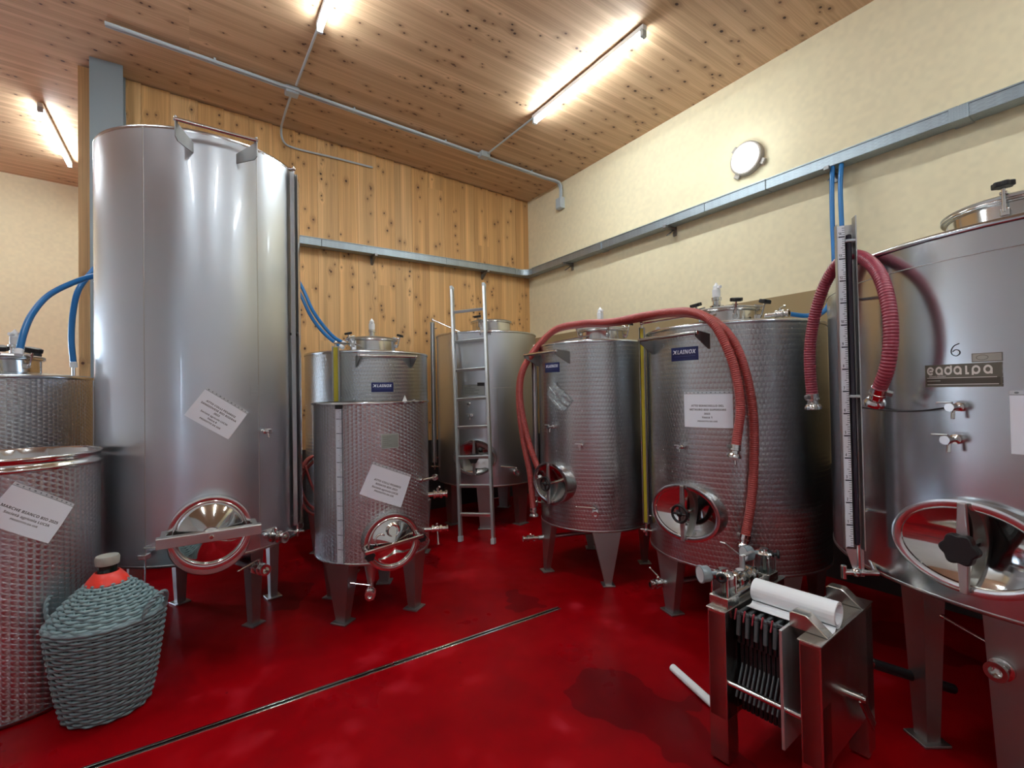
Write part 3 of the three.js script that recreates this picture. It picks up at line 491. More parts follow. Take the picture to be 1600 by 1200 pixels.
{ // small open-top tank in front
  const R = C.E[2], o = tankAt('E', 'small patterned steel tank in front with a white graduated strip and tilted notice');
  part('shell', shellGeo(R, 0.42, 1.535), M.turnedA, o);
  part('rim', toCreasedNormals(lathe([[R - 0.02, 1.528], [R + 0.014, 1.528], [R + 0.016, 1.531], [R + 0.016, 1.541], [R + 0.012, 1.544], [R - 0.02, 1.544], [R - 0.02, 1.4], [0, 1.43]], 96), 0.5), M.bright, o);
  part('tank_bottom', planarUV(lathe([[0, 0.36], [R * 0.6, 0.395], [R - 0.008, 0.412], [R + 0.004, 0.42], [R + 0.004, 0.432], [R, 0.434]], 96)), M.satin, o);
  part('scale_strip', bent(0.046, 1.07, 0.003, 0, R + 0.006, -0.85, 0.965, 4, 1), stickerMat(ticksTex(1.07, false, '#c9d3dc'), 0.4), o);
  part('strip_cap', put(rb(0.05, 0.03, 0.012, 0.003, 0, 1.515, 0.006), onTank(R, -0.85, 0)), M.darkRubber, o);
  part('maker_plate', bent(0.125, 0.1, 0.003, 0, R + 0.0015, -0.014, 1.266), stickerMat(canvasTex(256, 200, (x, w, h) => { x.fillStyle = '#98a29a'; x.fillRect(0, 0, w, h); x.strokeStyle = '#c6cdc6'; x.lineWidth = 6; x.strokeRect(4, 4, w - 8, h - 8); x.fillStyle = '#6d766e'; for (let i = 0; i < 5; i++) x.fillRect(24, 40 + i * 28, 120 - (i % 2) * 40, 4); }), 0.5, { metalness: 0.5 }), o);
  part('price_tag', put(prism([[-0.02, 0], [0.022, 0], [0.002, 0.045]], 0.002), onTank(R + 0.004, 0.26, 1.542)), M.paper, o);
  { // round domed hatch with sight hole and crossbar
    const { F, D } = hatch(o, { R, a: -0.04, y: 0.575, w: 0.35, h: 0.35, style: 'flat', f: 0.06, cone: 0.045 });
    part('sight_port', put(mv(hardLathe([[0.032, 0], [0.05, 0.0], [0.052, 0.02], [0.042, 0.034], [0.034, 0.03], [0.032, 0.012], [0, 0.01]], 32).rotateX(PI / 2), 0.0, 0.085, 0.055), F), M.bright, D);
    const T = F.clone().multiply(new THREE.Matrix4().makeRotationZ(0.12));
    const b = part('crossbar', put(rb(0.41, 0.024, 0.02, 0.004, 0, 0.0, 0.118), T), M.bright, o);
    for (const s of [-1, 1]) { part('hinge', put(rod([s * 0.185, 0, 0], [s * 0.185, 0, 0.12], 0.011), T), M.bright, b); }
    part('star_knob', put(mv(knobGeo(0.03).rotateX(PI / 2), -0.172, -0.035, 0.09), T), M.black, o); part('star_knob', put(mv(knobGeo(0.026).rotateX(PI / 2), 0.2, -0.02, 0.09), T), M.black, o);
    part('hatch_handle', put(mv(new THREE.TorusGeometry(0.04, 0.006, 8, 24, PI).rotateZ(0.9), -0.085, 0.03, 0.075), F), M.bright, D);
  }
  const outAt = (a, y, t) => onTank(R, a, y).multiply(new THREE.Matrix4().makeRotationY(t));
  part('sample_pipe', put(join([rod([0, 0, -0.01], [0, 0, 0.02], 0.014), rod([0.0, 0, 0.025], [0.13, 0, 0.05], 0.009), mv(hardLathe([[0, 0], [0.024, 0], [0.024, 0.02], [0, 0.02]], 24).rotateZ(PI / 2), 0.145, 0, 0.05)]), onTank(R, 0.62, 0.95)), M.bright, o);
  valve(o, outAt(1.2, 0.79, 0), { r: 0.022, len: 0.15, lever: [-0.05, 0.02] });
  valve(o, outAt(0.82, 0.56, 0.3), { r: 0.02, len: 0.17, lever: [-0.03, -0.15] });
  const d = onTank(R * 0.72, -0.38, 0.25);
  part('drain_pipe', [put(mv(new THREE.CylinderGeometry(0.05, 0.024, 0.16, 24), 0, 0.09, 0), d), put(rod([0, 0.02, 0], [0, -0.04, 0.01], 0.02), d)], M.satin, o);
  valve(o, d.clone().multiply(new THREE.Matrix4().makeTranslation(0, -0.05, 0)), { r: 0.026, len: 0.1, lever: [-0.16, 0.04], name: 'drain_valve' });
  leg(o, R, -0.93, 0.43, { wt: 0.2, wb: 0.075, dt: 0.12, db: 0.06, inset: 0.06 }); leg(o, R, 0.6, 0.43, { wt: 0.14, wb: 0.075, dt: 0.12, db: 0.06, inset: 0.06 }); leg(o, R, 2.6, 0.43, { wt: 0.16, wb: 0.07, dt: 0.1, db: 0.06, inset: 0.06 }); leg(o, R, -2.4, 0.43, { wt: 0.16, wb: 0.07, dt: 0.1, db: 0.06, inset: 0.06 });
}
{ // tank behind it with the yellow level strip
  const R = C.F[2], o = tankAt('F', 'steel tank with a wide yellow level strip, standing behind the small front tank');
  body(o, { R, y0: 0.5, y1: 1.985, mat: M.turnedB, neckR: 0.24, topRise: 0.05 });
  lid(o, { x: 0.02, z: 0.06, y: 2.02, r: 0.235, h: 0.11, clamps: [-1.15, 1.1, 2.6, -2.6], vent: [0, 0.02], knob: 0.03 });
  hookRail(o, R, -0.02, 1.94, 0.26, { out: 0.05, r: 0.012 });
  part('brand_sticker', bent(0.2, 0.088, 0.0015, 0, R + 0.001, -0.085, 1.66), stickerMat(lainox, 0.35), o);
  levelGauge(o, R, -0.74, 0.62, 2.03, { off: 0.045, kind: 'yellow', w: 0.055, turn: 0.4, arm: [-0.22, 2.09, 0.15] });
  tap(o, onTank(R, -0.95, 1.06), 1.6);
  for (const a of [-0.6, 0.95, 2.5, -2.2]) leg(o, R, a, 0.51, { wt: 0.2, wb: 0.07 });
}
{ // tank in the corner
  const R = C.T3[2], o = tankAt('T3', 'plain steel tank standing in the corner of the room behind the aluminium ladder');
  body(o, { R, y0: 0.5, y1: 2.305, mat: M.steelSoft, neckR: 0.26, topRise: 0.06 });
  weld(o, R, 1.645); weldUp(o, R, -0.35, 0.5, 1.64);
  lid(o, { x: 0.06, z: 0.03, y: 2.35, r: 0.245, h: 0.13, clamps: [-1.15], knob: 0.04 });
  hookRail(o, R, -0.55, 2.29, 0.06, { out: 0.035, r: 0.008, drop: 0.03 });
  hatch(o, { R, a: -0.77, y: 0.845, w: 0.46, h: 0.37, wheel: 'none2' });
  part('maker_plate', bent(0.27, 0.125, 0.0025, 0, R + 0.0015, -0.79, 1.625), stickerMat(canvasTex(512, 256, (x, w, h) => { x.fillStyle = '#9a9c98'; x.fillRect(0, 0, w, h); x.strokeStyle = '#5d5f5c'; x.lineWidth = 8; x.strokeRect(8, 8, w - 16, h - 16); x.fillStyle = '#5d5f5c'; for (let i = 0; i < 5; i++) x.fillRect(40, 50 + i * 38, 160 + ((i * 97) % 220), 9); }), 0.35, { metalness: 0.7 }), o);
  part('black_label', bent(0.085, 0.04, 0.002, 0, R + 0.0035, -0.645, 1.69), M.black, o);
  tap(o, onTank(R, -0.83, 1.33), 1.2); tap(o, onTank(R, -0.86, 1.465), 0.9);
  valve(o, onTank(R, -0.02, 0.665).multiply(new THREE.Matrix4().makeRotationY(-0.4)), { r: 0.024, len: 0.14, lever: [-0.17, 0.02] });
  levelGauge(o, R, -2.0, 0.72, 2.5, { off: 0.045, w: 0.05, kind: 'plain', turn: 1.2, arm: [-0.35, 2.33, 0.05] });
  part('drain_valve', [rod([-0.1, 0.3, 0.12], [-0.25, 0.3, 0.42], 0.024), rod([-0.25, 0.33, 0.42], [-0.13, 0.34, 0.46], 0.007), mv(new THREE.SphereGeometry(0.036, 16, 12), -0.25, 0.3, 0.42)], M.bright, o);
  part('drain_pipe', rod([-0.1, 0.47, 0.12], [-0.1, 0.28, 0.12], 0.028), M.satin, o);
  for (const a of [-1.55, -0.62, 0.25, 2.2]) leg(o, R, a, 0.51, { wt: 0.19, wb: 0.12, dt: 0.1, db: 0.07, inset: 0.1 });
}
{ // dark engine-turned tank
  const R = C.T4[2], o = tankAt('T4', 'dark patterned steel tank with a torn clear sleeve and a wide pointed front leg');
  body(o, { R, y0: 0.43, y1: 2.005, mat: M.turnedB, neckR: 0.22, topRise: 0.05 });
  lid(o, { x: 0.09, z: 0.05, y: 2.035, r: 0.208, h: 0.1, clamps: [-1.95, -0.55, 0.5, 2.4], vent: [-0.02, 0], knob: 0.028 });
  hookRail(o, R, -1.62, 1.925, 0.23, { out: 0.09, r: 0.013 });
  part('brand_sticker', bent(0.19, 0.084, 0.0015, 0, R + 0.001, -1.53, 1.80), stickerMat(lainox, 0.35), o);
  levelGauge(o, R, -2.21, 0.62, 1.985, { off: 0.04, w: 0.04, kind: 'plain', turn: 1.2, arm: [-0.1, 2.09, 0.1] });
  hatch(o, { R, a: -1.52, y: 0.81, w: 0.41, h: 0.315 });
  tap(o, onTank(R, -1.5, 1.29), 1.1); tap(o, onTank(R, -0.96, 1.145), 1.0);
  valve(o, onTank(R, -0.75, 0.6), { r: 0.02, len: 0.1, lever: [-0.15, 0.01] });
  part('drain_pipe', [rod([0, 0.36, 0], [0.0, 0.3, 0.0], 0.024), rod([0, 0.3, 0], [-0.5, 0.28, -0.21], 0.02)], M.satin, o);
  valve(o, new THREE.Matrix4().makeTranslation(-0.5, 0.28, -0.21).multiply(new THREE.Matrix4().makeRotationY(-1.97)), { r: 0.02, len: 0.14, lever: null, name: 'drain_valve' });
  leg(o, R, -0.56, 0.44, { wt: 0.24, wb: 0.05, dt: 0.06, db: 0.045, inset: 0.04, out: 0.03 }); leg(o, R, -1.85, 0.44, { wt: 0.24, wb: 0.05, dt: 0.06, db: 0.045, inset: 0.04, out: 0.03 }); leg(o, R, 1.0, 0.44, { wt: 0.24, wb: 0.05, dt: 0.06, db: 0.045 }); leg(o, R, 2.5, 0.44, { wt: 0.24, wb: 0.05, dt: 0.06, db: 0.045 });
}
{ // tank behind the filter press
  const R = C.T5[2], o = tankAt('T5', 'patterned steel tank with an upright notice and red hoses hanging down its front');
  body(o, { R, y0: 0.405, y1: 2.022, mat: M.turnedB, neckR: 0.24, topRise: 0.05 });
  lid(o, { x: 0.02, z: -0.03, y: 2.055, r: 0.21, h: 0.115, clamps: [-2.0, -0.78, 0.35, 2.6], vent: [-0.09, -0.03], knob: 0.036 });
  hookRail(o, R, -1.62, 1.955, 0.24, { out: 0.085, r: 0.013 });
  part('brand_sticker', bent(0.205, 0.092, 0.0015, 0, R + 0.001, -1.505, 1.834), stickerMat(lainox, 0.35), o);
  levelGauge(o, R, -2.3, 0.56, 2.08, { off: 0.035, kind: 'yellow', w: 0.036, turn: 1.1, arm: [-0.25, 2.15, 0.0] });
  hatch(o, { R, a: -1.5, y: 0.766, w: 0.47, h: 0.34 });
  tap(o, onTank(R, -1.55, 1.2), 0.8); tap(o, onTank(R, -1.0, 1.16), 1.2);
  part('drain_pipe', [rod([0, 0.35, 0], [0, 0.2, 0], 0.026), rod([0, 0.2, 0], [-0.58, 0.2, -0.2], 0.022)], M.satin, o);
  valve(o, new THREE.Matrix4().makeTranslation(-0.56, 0.2, -0.195).multiply(new THREE.Matrix4().makeRotationY(-1.9)), { r: 0.024, len: 0.13, lever: [-0.09, 0.03], name: 'drain_valve' });
  valve(o, onTank(R, 0.13, 2.11).multiply(new THREE.Matrix4().makeTranslation(0, 0, -0.32)), { r: 0.02, len: 0.12, lever: [0.06, 0.02], name: 'top_valve' });
  for (const a of [-1.85, -0.55, 0.9, 2.5]) leg(o, R, a, 0.415, { wt: 0.25, wb: 0.09, dt: 0.07, db: 0.05 });
}
{ // big tank at the right edge
  const R = C.T6[2], o = tankAt('T6', 'big plain steel tank at the right edge with a lettered maker plate and graduated gauge');
  body(o, { R, y0: 0.745, y1: 2.182, mat: M.steel, neckR: 0.28, topRise: 0.1, bead: 0.012, bottomDrop: 0.1 });
  weld(o, R, 2.08);
  lid(o, { x: -0.22, z: -0.12, y: 2.255, r: 0.27, h: 0.12, clamps: [-1.62, 0.4, 2.5], knob: 0.032, tilt: 0.05 });
  hatch(o, { R, a: -1.75, y: 0.99, w: 0.45, h: 0.305, wheel: 'star' });
  part('maker_plate', bent(0.235, 0.088, 0.004, 0, R + 0.002, -1.77, 1.63), stickerMat(cadalpa, 0.4, { metalness: 0.6 }), o);
  part('data_plate', bent(0.085, 0.032, 0.002, 0, R + 0.001, -1.69, 1.694), stickerMat(canvasTex(256, 96, (x, w, h) => { x.fillStyle = '#a8a69c'; x.fillRect(0, 0, w, h); x.strokeStyle = '#6c6a62'; x.lineWidth = 5; x.strokeRect(4, 4, w - 8, h - 8); x.beginPath(); x.ellipse(90, 48, 50, 26, 0, 0, 7); x.stroke(); }), 0.4, { metalness: 0.6 }), o);
  { // hand-written number
    const six = new THREE.CatmullRomCurve3([[0.012, 0.03], [-0.004, 0.022], [-0.013, 0.006], [-0.011, -0.01], [0.002, -0.017], [0.013, -0.008], [0.011, 0.003], [0, 0.007], [-0.009, 0.0]].map(([x, y]) => { const b = -1.785 + x / R; return V((R + 0.001) * Math.sin(b), 1.722 + y, (R + 0.001) * Math.cos(b)); }));
    part('number_mark', new THREE.TubeGeometry(six, 40, 0.0016, 6, false), M.grime, o);
  }
  tap(o, onTank(R, -1.776, 1.51), 1.1); tap(o, onTank(R, -1.79, 1.386), 1.2);
  part('capillary', pipe([[-1.79, 1.51, 0.045], [-1.87, 1.495, 0.03], [-1.97, 1.487, 0.02], [-2.07, 1.49, 0.03], [-2.16, 1.5, 0.06]].map(([b, y, d]) => [(R + d) * Math.sin(b), y, (R + d) * Math.cos(b)]), 0.003, 50, 6), M.darkRubber, o);
  { // gauge: wide steel channel with a white graduated strip and a dark tube
    const gx = 2.485 - C.T6[0], gz = -0.963 - C.T6[1], a = -0.9;
    const F = new THREE.Matrix4().makeTranslation(gx, 0, gz).multiply(new THREE.Matrix4().makeRotationY(a)), y0 = 0.86, y1 = 2.335, ym = (y0 + y1) / 2, h = y1 - y0;
    const ch = part('gauge_channel', put(join([rb(0.07, h, 0.005, 0.001, 0, ym, -0.02), rb(0.005, h, 0.03, 0.001, -0.035, ym, -0.006), rb(0.005, h + 0.03, 0.045, 0.001, 0.035, ym + 0.015, 0)]), F), M.satin, o);
    part('scale_strip', put(mv(boxUV01(0.028, h - 0.02, 0.003), -0.021, ym, 0.011), F), stickerMat(ticksTex(1.45, true), 0.4), ch);
    part('level_tube', put(rod([0.012, y0 + 0.02, 0.0], [0.012, y1 - 0.05, 0.0], 0.011), F), M.tube, ch);
    for (const y of [y1 - 0.08, 1.55]) part('clamp', put(rb(0.04, 0.012, 0.02, 0.003, 0.014, y, 0.01), F), M.plasticGray, ch);
    part('bracket', [put(join([prism([[-0.035, y0], [0.035, y0], [0.035, y0 - 0.12], [0.0, y0 - 0.12]], 0.006)]), F)], M.satin, ch);
    for (const y of [1.02, 2.0]) part('standoff', rod(V(0.045, y, -0.02).applyMatrix4(F).toArray(), [(R - 0.01) * Math.sin(-2.22), y, (R - 0.01) * Math.cos(-2.22)], 0.007), M.bright, ch);
    part('gauge_valve', put(join([rod([-0.05, y0 - 0.1, 0.02], [0.09, y0 - 0.1, 0.0], 0.013), rod([0.016, y0 + 0.03, 0], [0.016, y0 - 0.1, 0], 0.01), mv(new THREE.SphereGeometry(0.021, 14, 10), 0.0, y0 - 0.1, 0.012), rod([-0.05, y0 - 0.13, 0.02], [-0.05, y0 - 0.07, 0.02], 0.012)]), F), M.bright, ch);
    part('gauge_pipe', rod(V(0.08, y0 - 0.1, 0).applyMatrix4(F).toArray(), [(R - 0.02) * Math.sin(-2.24), 0.79, (R - 0.02) * Math.cos(-2.24)], 0.011), M.bright, ch);
  }
  for (const a of [-2.15, -1.725, 0.3, 1.6]) leg(o, R, a, 0.76, { wt: 0.13, wb: 0.07, dt: 0.1, db: 0.06, inset: 0.2 });
  part('drain_pipe', [rod([0, 0.65, 0], [0, 0.5, 0], 0.03), rod([0, 0.5, 0], [-0.72, 0.5, -0.12], 0.026)], M.satin, o);
  valve(o, new THREE.Matrix4().makeTranslation(-0.7, 0.5, -0.117).multiply(new THREE.Matrix4().makeRotationY(-1.74)), { r: 0.028, len: 0.15, lever: [-0.19, 0.06], name: 'drain_valve' });
}
{ // tank at the far left
  const R = C.A[2], o = tankAt('A', 'patterned steel tank at the left edge behind the open drum, below blue tubes');
  body(o, { R, y0: 0.4, y1: 1.755, mat: M.turnedA, neckR: 0.26, topRise: 0.05, bead: 0.012 });
  weldUp(o, R, 1.62, 0.41, 1.75);
  lid(o, { x: 0.06, z: 0.02, y: 1.79, r: 0.26, h: 0.1, clamps: [0.35, 0.95, 2.6, -1.2], vent: [0.1, -0.1], knob: 0.045 });
  part('vent_pipe', rod(local('A', -0.787, 1.76, -5.135), local('A', -0.787, 1.88, -5.135), 0.012), M.bright, o);
  for (const a of [0.2, 1.6, 3.0, -1.5]) leg(o, R, a, 0.41, { wt: 0.2, wb: 0.08 });
}
{ // open drum
  const R = C.B[2], o = thing('steel_drum', 'open patterned steel drum with a rolled rim at the left edge', 'drum', [C.B[0], 0, C.B[1]]);
  part('shell', shellGeo(R, 0.01, 1.27), M.turnedA, o);
  part('rim', toCreasedNormals(lathe([[R, 1.235], [R + 0.01, 1.238], [R + 0.013, 1.248], [R + 0.01, 1.258], [R + 0.002, 1.264], [R + 0.002, 1.29], [R + 0.009, 1.295], [R + 0.011, 1.304], [R + 0.006, 1.311], [R - 0.002, 1.31], [R - 0.006, 1.302], [R - 0.006, 1.2], [R - 0.006, 0.02]], 96), 1.2), M.bright, o);
  part('floating_lid', hardLathe([[R - 0.012, 1.2], [R - 0.012, 1.225], [R - 0.03, 1.232], [R - 0.045, 1.21], [0, 1.215]], 72), M.satin, o);
  part('drum_bottom', lathe([[0, 0.02], [R - 0.01, 0.02], [R + 0.004, 0.004], [R + 0.004, 0.02]], 72), M.satin, o);
}

// ───────────── notices ─────────────
notice('tilted printed notice on the open drum at the left edge', C.B, C.B[2], 0.37, 1.022, 0.292, 0.212, -0.6, [['MARCHE BIANCO BIO 2025', 400, 58, 1], ['Società agricola LUCIA', 490, 54, 1], ['PRODOTTO DA UVE', 570, 38, 1]]);
notice('steeply tilted printed notice on the tallest tank', C.tall, C.tall[2], 0.051, 1.487, 0.288, 0.21, -0.62, [['ATTO COLLI PESARESI', 240, 56, 1], ['SANGIOVESE BIO RISERVA', 325, 56, 1], ['2023', 410, 52, 1], ['Società agricola LUCIA', 500, 48, 1], ['Vasca 6', 580, 50, 1], ['PRODOTTO DA UVE', 660, 44, 1]]);
notice('tilted printed notice on the small front tank, above its round hatch', C.E, C.E[2], -0.077, 0.952, 0.312, 0.238, -0.41, [['ATTO COLLI PESARESI', 340, 54, 1], ['ROSATO BIO 2023', 425, 54, 1], ['Società agricola LUCIA', 510, 50, 1], ['PRODOTTO DA UVE', 590, 44, 1]]);
notice('upright printed notice on the tank with the hanging red hoses', C.T5, C.T5[2], -1.26, 1.449, 0.312, 0.238, 0, [['ATTO BIANCHELLO DEL', 290, 52, 1], ['METAURO BIO SUPERIORE', 380, 52, 1], ['2023', 470, 48, 1], ['Vasca 1', 555, 52, 1], ['PRODOTTO DA UVE', 640, 38, 1]]);
notice('upright notice cut off by the right edge of the picture', C.T6, C.T6[2], -1.47, 1.45, 0.31, 0.225, 0, []);
{ // torn clear sleeve left on the dark tank
  const g = new THREE.PlaneGeometry(0.25, 0.14, 40, 24), P = g.attributes.position, U = [];
  g.rotateZ(-0.72);
  for (let i = 0; i < P.count; i++) {
    const x = P.getX(i), y = P.getY(i), cr = 0.006 + 0.02 * Math.abs(vn(x * 22 + y * 30 + 9, (y - x) * 9 + 5)) + 0.012 * vn(x * 60, y * 60, 64, 64, 3), R = C.T4[2] + cr, b = -1.37 + (x + 0.015 * vn(y * 40, x * 20)) / R;
    P.setXYZ(i, R * Math.sin(b), 1.545 + y, R * Math.cos(b));
  }
  g.computeVertexNormals();
  const o = thing('plastic_sleeve', 'torn crumpled clear plastic sleeve stuck on the tank left of the upright notice', 'sleeve', [C.T4[0], 0, C.T4[1]]);
  part('film', g, M.film, o);
  part('tape', [put(rb(0.1, 0.006, 0.002, 0.001), onTank(C.T4[2] + 0.024, -1.47, 1.60).multiply(new THREE.Matrix4().makeRotationZ(-0.75))), put(rb(0.12, 0.005, 0.002, 0.001), onTank(C.T4[2] + 0.02, -1.36, 1.48).multiply(new THREE.Matrix4().makeRotationZ(-0.75)))], M.white, o);
}
{ // paper in a sleeve tucked behind the bar of the corner tank's hatch
  const R = C.T3[2], g = new THREE.BoxGeometry(0.2, 0.15, 0.002, 16, 12, 1), P = g.attributes.position;
  for (let i = 0; i < P.count; i++) { const x = P.getX(i), y = P.getY(i); P.setXYZ(i, x + 0.05 * (y > 0 ? y : 0), y - 0.05 * x + 0.02 * vn(x * 20, 3), P.getZ(i) + 0.012 * vn(x * 30, y * 24, 64, 64, 2)); }
  g.computeVertexNormals(); g.applyMatrix4(onTank(R + 0.062, -0.66, 0.80));
  const o = thing('crumpled_paper', 'crumpled white paper in a sleeve tucked into the oval hatch behind the ladder', 'paper', [C.T3[0], 0, C.T3[1]]); part('sheet', g, M.paper, o);
}

// ───────────── ladder ─────────────
{
  const o = thing('ladder', 'straight aluminium ladder leaning on the corner tank', 'ladder');
  const L0 = [2.389, 0.0, -4.628], L1 = [2.584, 2.845, -5.13], R0 = [2.628, 0.0, -4.348], R1 = [2.851, 2.854, -4.831], side = [0.65, 0, 0.76];
  const mix = (a, b, t) => a.map((v, i) => v + (b[i] - v) * t);
  for (const [a, b] of [[L0, L1], [R0, R1]]) {
    const r = part('rail', beam(mix(a, b, 0.012), b, 0.028, 0.062, side), M.alu, o);
    part('rail_cap', beam(mix(a, b, 0.992), mix(a, b, 1.006), 0.032, 0.066, side), M.plasticGray, r);
    part('rubber_foot', beam(mix(a, b, 0.0), mix(a, b, 0.02), 0.038, 0.075, side), M.plasticGray, r);
  }
  for (const t of [0.098, 0.202, 0.309, 0.423, 0.533, 0.65, 0.768, 0.894]) { const d = [0, 0.012, 0], a = mix(L0, L1, t), b = mix(R0, R1, t); part('rung', beam(a, [b[0] + d[0], b[1] + d[1], b[2]], 0.03, 0.032, [0.5, 0.2, -0.5]), M.alu, o); }
}

// ───────────── hoses ─────────────
function coupling(o, p, q, r = 0.03) {                                     // end ferrule from p (hose side) to q (mouth)
  const A = V(...p), B = V(...q), dir = B.clone().sub(A).normalize(), L = A.distanceTo(B);
  const g = hardLathe([[r * 0.9, 0], [r * 1.12, 0], [r * 1.12, L * 0.3], [r * 1.2, L * 0.32], [r * 1.2, L * 0.42], [r * 0.95, L * 0.46], [r * 0.95, L * 0.66], [r * 1.25, L * 0.7], [r * 1.5, L * 0.86], [r * 1.5, L], [r * 0.95, L], [r * 0.95, L * 0.8], [0, L * 0.78]], 28);
  g.applyQuaternion(new THREE.Quaternion().setFromUnitVectors(V(0, 1, 0), dir)); g.translate(...p);
  const c = part('coupling', g, M.bright, o);
  const s = rb(0.03, 0.02, 0.022, 0.004, r * 1.3, L * 0.18, 0); s.applyQuaternion(new THREE.Quaternion().setFromUnitVectors(V(0, 1, 0), dir)); s.translate(...p); part('clamp_screw', s, M.dull, c);
  return c;
}
function hose(label, pts, r, mat, tail = 0.09) {
  const o = thing('wine_hose', label, 'hose', [0, 0, 0], 0);
  part('hose', ribbed(pts, r, 0.013, 0.0019), mat, o);
  const n = pts.length, e0 = V(...pts[0]).sub(V(...pts[1])).normalize().multiplyScalar(tail), e1 = V(...pts[n - 1]).sub(V(...pts[n - 2])).normalize().multiplyScalar(tail);
  coupling(o, pts[0], [pts[0][0] + e0.x, pts[0][1] + e0.y, pts[0][2] + e0.z], r); coupling(o, pts[n - 1], [pts[n - 1][0] + e1.x, pts[n - 1][1] + e1.y, pts[n - 1][2] + e1.z], r);
  return o;
}
hose('shorter of two paired red hoses, its right end hanging just below the upright notice', [[2.566, 0.903, -3.451], [2.535, 1.143, -3.547], [2.502, 1.549, -3.619], [2.525, 1.784, -3.603], [2.604, 1.983, -3.497], [2.681, 2.140, -3.311], [2.760, 2.168, -3.086], [2.826, 2.148, -2.774], [2.853, 2.155, -2.480], [2.851, 2.147, -2.231], [2.816, 2.112, -2.010], [2.773, 2.027, -1.844], [2.782, 1.875, -1.756], [2.812, 1.680, -1.708], [2.814, 1.462, -1.685], [2.796, 1.329, -1.695], [2.781, 1.247, -1.701]], 0.0275, M.hose, 0.08);
hose('longer of two paired red hoses, its right end reaching down behind the filter press', [[2.559, 0.547, -3.530], [2.552, 0.850, -3.560], [2.532, 1.137, -3.623], [2.520, 1.490, -3.668], [2.539, 1.756, -3.655], [2.626, 1.977, -3.556], [2.716, 2.138, -3.372], [2.800, 2.165, -3.131], [2.868, 2.145, -2.817], [2.906, 2.150, -2.526], [2.906, 2.148, -2.274], [2.880, 2.108, -2.041], [2.844, 2.030, -1.864], [2.848, 1.897, -1.745], [2.877, 1.708, -1.687], [2.896, 1.460, -1.655], [2.891, 1.143, -1.652], [2.870, 0.867, -1.668], [2.845, 0.689, -1.691]], 0.0275, M.hose, 0.08);
hose('wine-red hose hooked over the big right tank behind its graduated gauge', [[2.688, 1.560, -1.215], [2.677, 1.677, -1.216], [2.669, 1.809, -1.209], [2.652, 1.969, -1.173], [2.626, 2.117, -1.107], [2.583, 2.189, -1.028], [2.548, 2.196, -0.953], [2.481, 2.141, -0.873], [2.399, 2.044, -0.803], [2.349, 1.913, -0.763], [2.331, 1.782, -0.754], [2.336, 1.667, -0.771], [2.366, 1.587, -0.808]], 0.0265, M.hoseWine, 0.08);
function blueTube(label, pts, r = 0.0175) {
  const o = thing('blue_tube', label, 'tube'); part('tube', pipe(pts, r, 80, 10), M.blue, o);
  const n = pts.length - 1;
  for (const [p, q] of [[pts[n], pts[n - 1]]]) { const d = V(...q).sub(V(...p)).normalize().multiplyScalar(0.035), m = V(...p).sub(d); part('fitting', rod([m.x, m.y, m.z], [p[0] + d.x * 0.3, p[1] + d.y * 0.3, p[2] + d.z * 0.3], r * 1.15), M.white, o); }
  return o;
}
blueTube('blue tube arching down to the lid of the tank at the left edge', [[0.05, 2.86, -5.42], [-0.44, 2.67, -5.13], [-0.64, 2.57, -4.96], [-0.76, 2.47, -4.84], [-0.86, 2.35, -4.72], [-0.92, 2.2, -4.61], [-0.94, 2.05, -4.5], [-0.95, 1.93, -4.45]], 0.02);
blueTube('blue tube dropping to the thin vent pipe of the tank at the left edge', [[0.05, 3.04, -5.52], [-0.37, 2.9, -5.39], [-0.62, 2.75, -5.26], [-0.7, 2.62, -5.2], [-0.76, 2.47, -5.14], [-0.79, 2.29, -5.14], [-0.8, 2.08, -5.14], [-0.788, 1.89, -5.137]], 0.021);
blueTube('upper of two blue tubes sloping across the timber wall beside the tallest tank', [[0.7, 3.2, -5.5], [0.86, 2.9, -5.33], [0.97, 2.68, -5.31], [1.03, 2.47, -5.2], [1.1, 2.29, -5.03], [1.18, 2.16, -4.91], [1.24, 2.11, -4.84]]);
blueTube('lower of two blue tubes sloping across the timber wall beside the tallest tank', [[0.68, 3.14, -5.52], [0.84, 2.85, -5.36], [0.95, 2.63, -5.34], [1.005, 2.43, -5.21], [1.06, 2.27, -5.04], [1.13, 2.15, -4.9], [1.21, 2.07, -4.81]]);
blueTube('blue tube hanging from the cable tray, the left one, bending to a tank lid', [[4.335, 3.38, -1.757], [4.31, 3.2, -1.756], [4.3, 2.9, -1.755], [4.295, 2.64, -1.75], [4.27, 2.42, -1.745], [4.18, 2.26, -1.74], [4.04, 2.16, -1.74], [3.86, 2.13, -1.77], [3.68, 2.14, -1.82]]);
blueTube('blue tube hanging from the cable tray, the right one, straight down behind the gauge', [[4.345, 3.38, -1.697], [4.31, 3.2, -1.695], [4.3, 2.9, -1.69], [4.3, 2.5, -1.683], [4.3, 2.1, -1.68]]);
blueTube('short piece of blue tube behind the rail between the two sticker-marked tanks', [[3.55, 1.99, -2.72], [3.3, 2.03, -2.68], [3.1, 2.05, -2.55], [3.02, 2.06, -2.47]], 0.014);
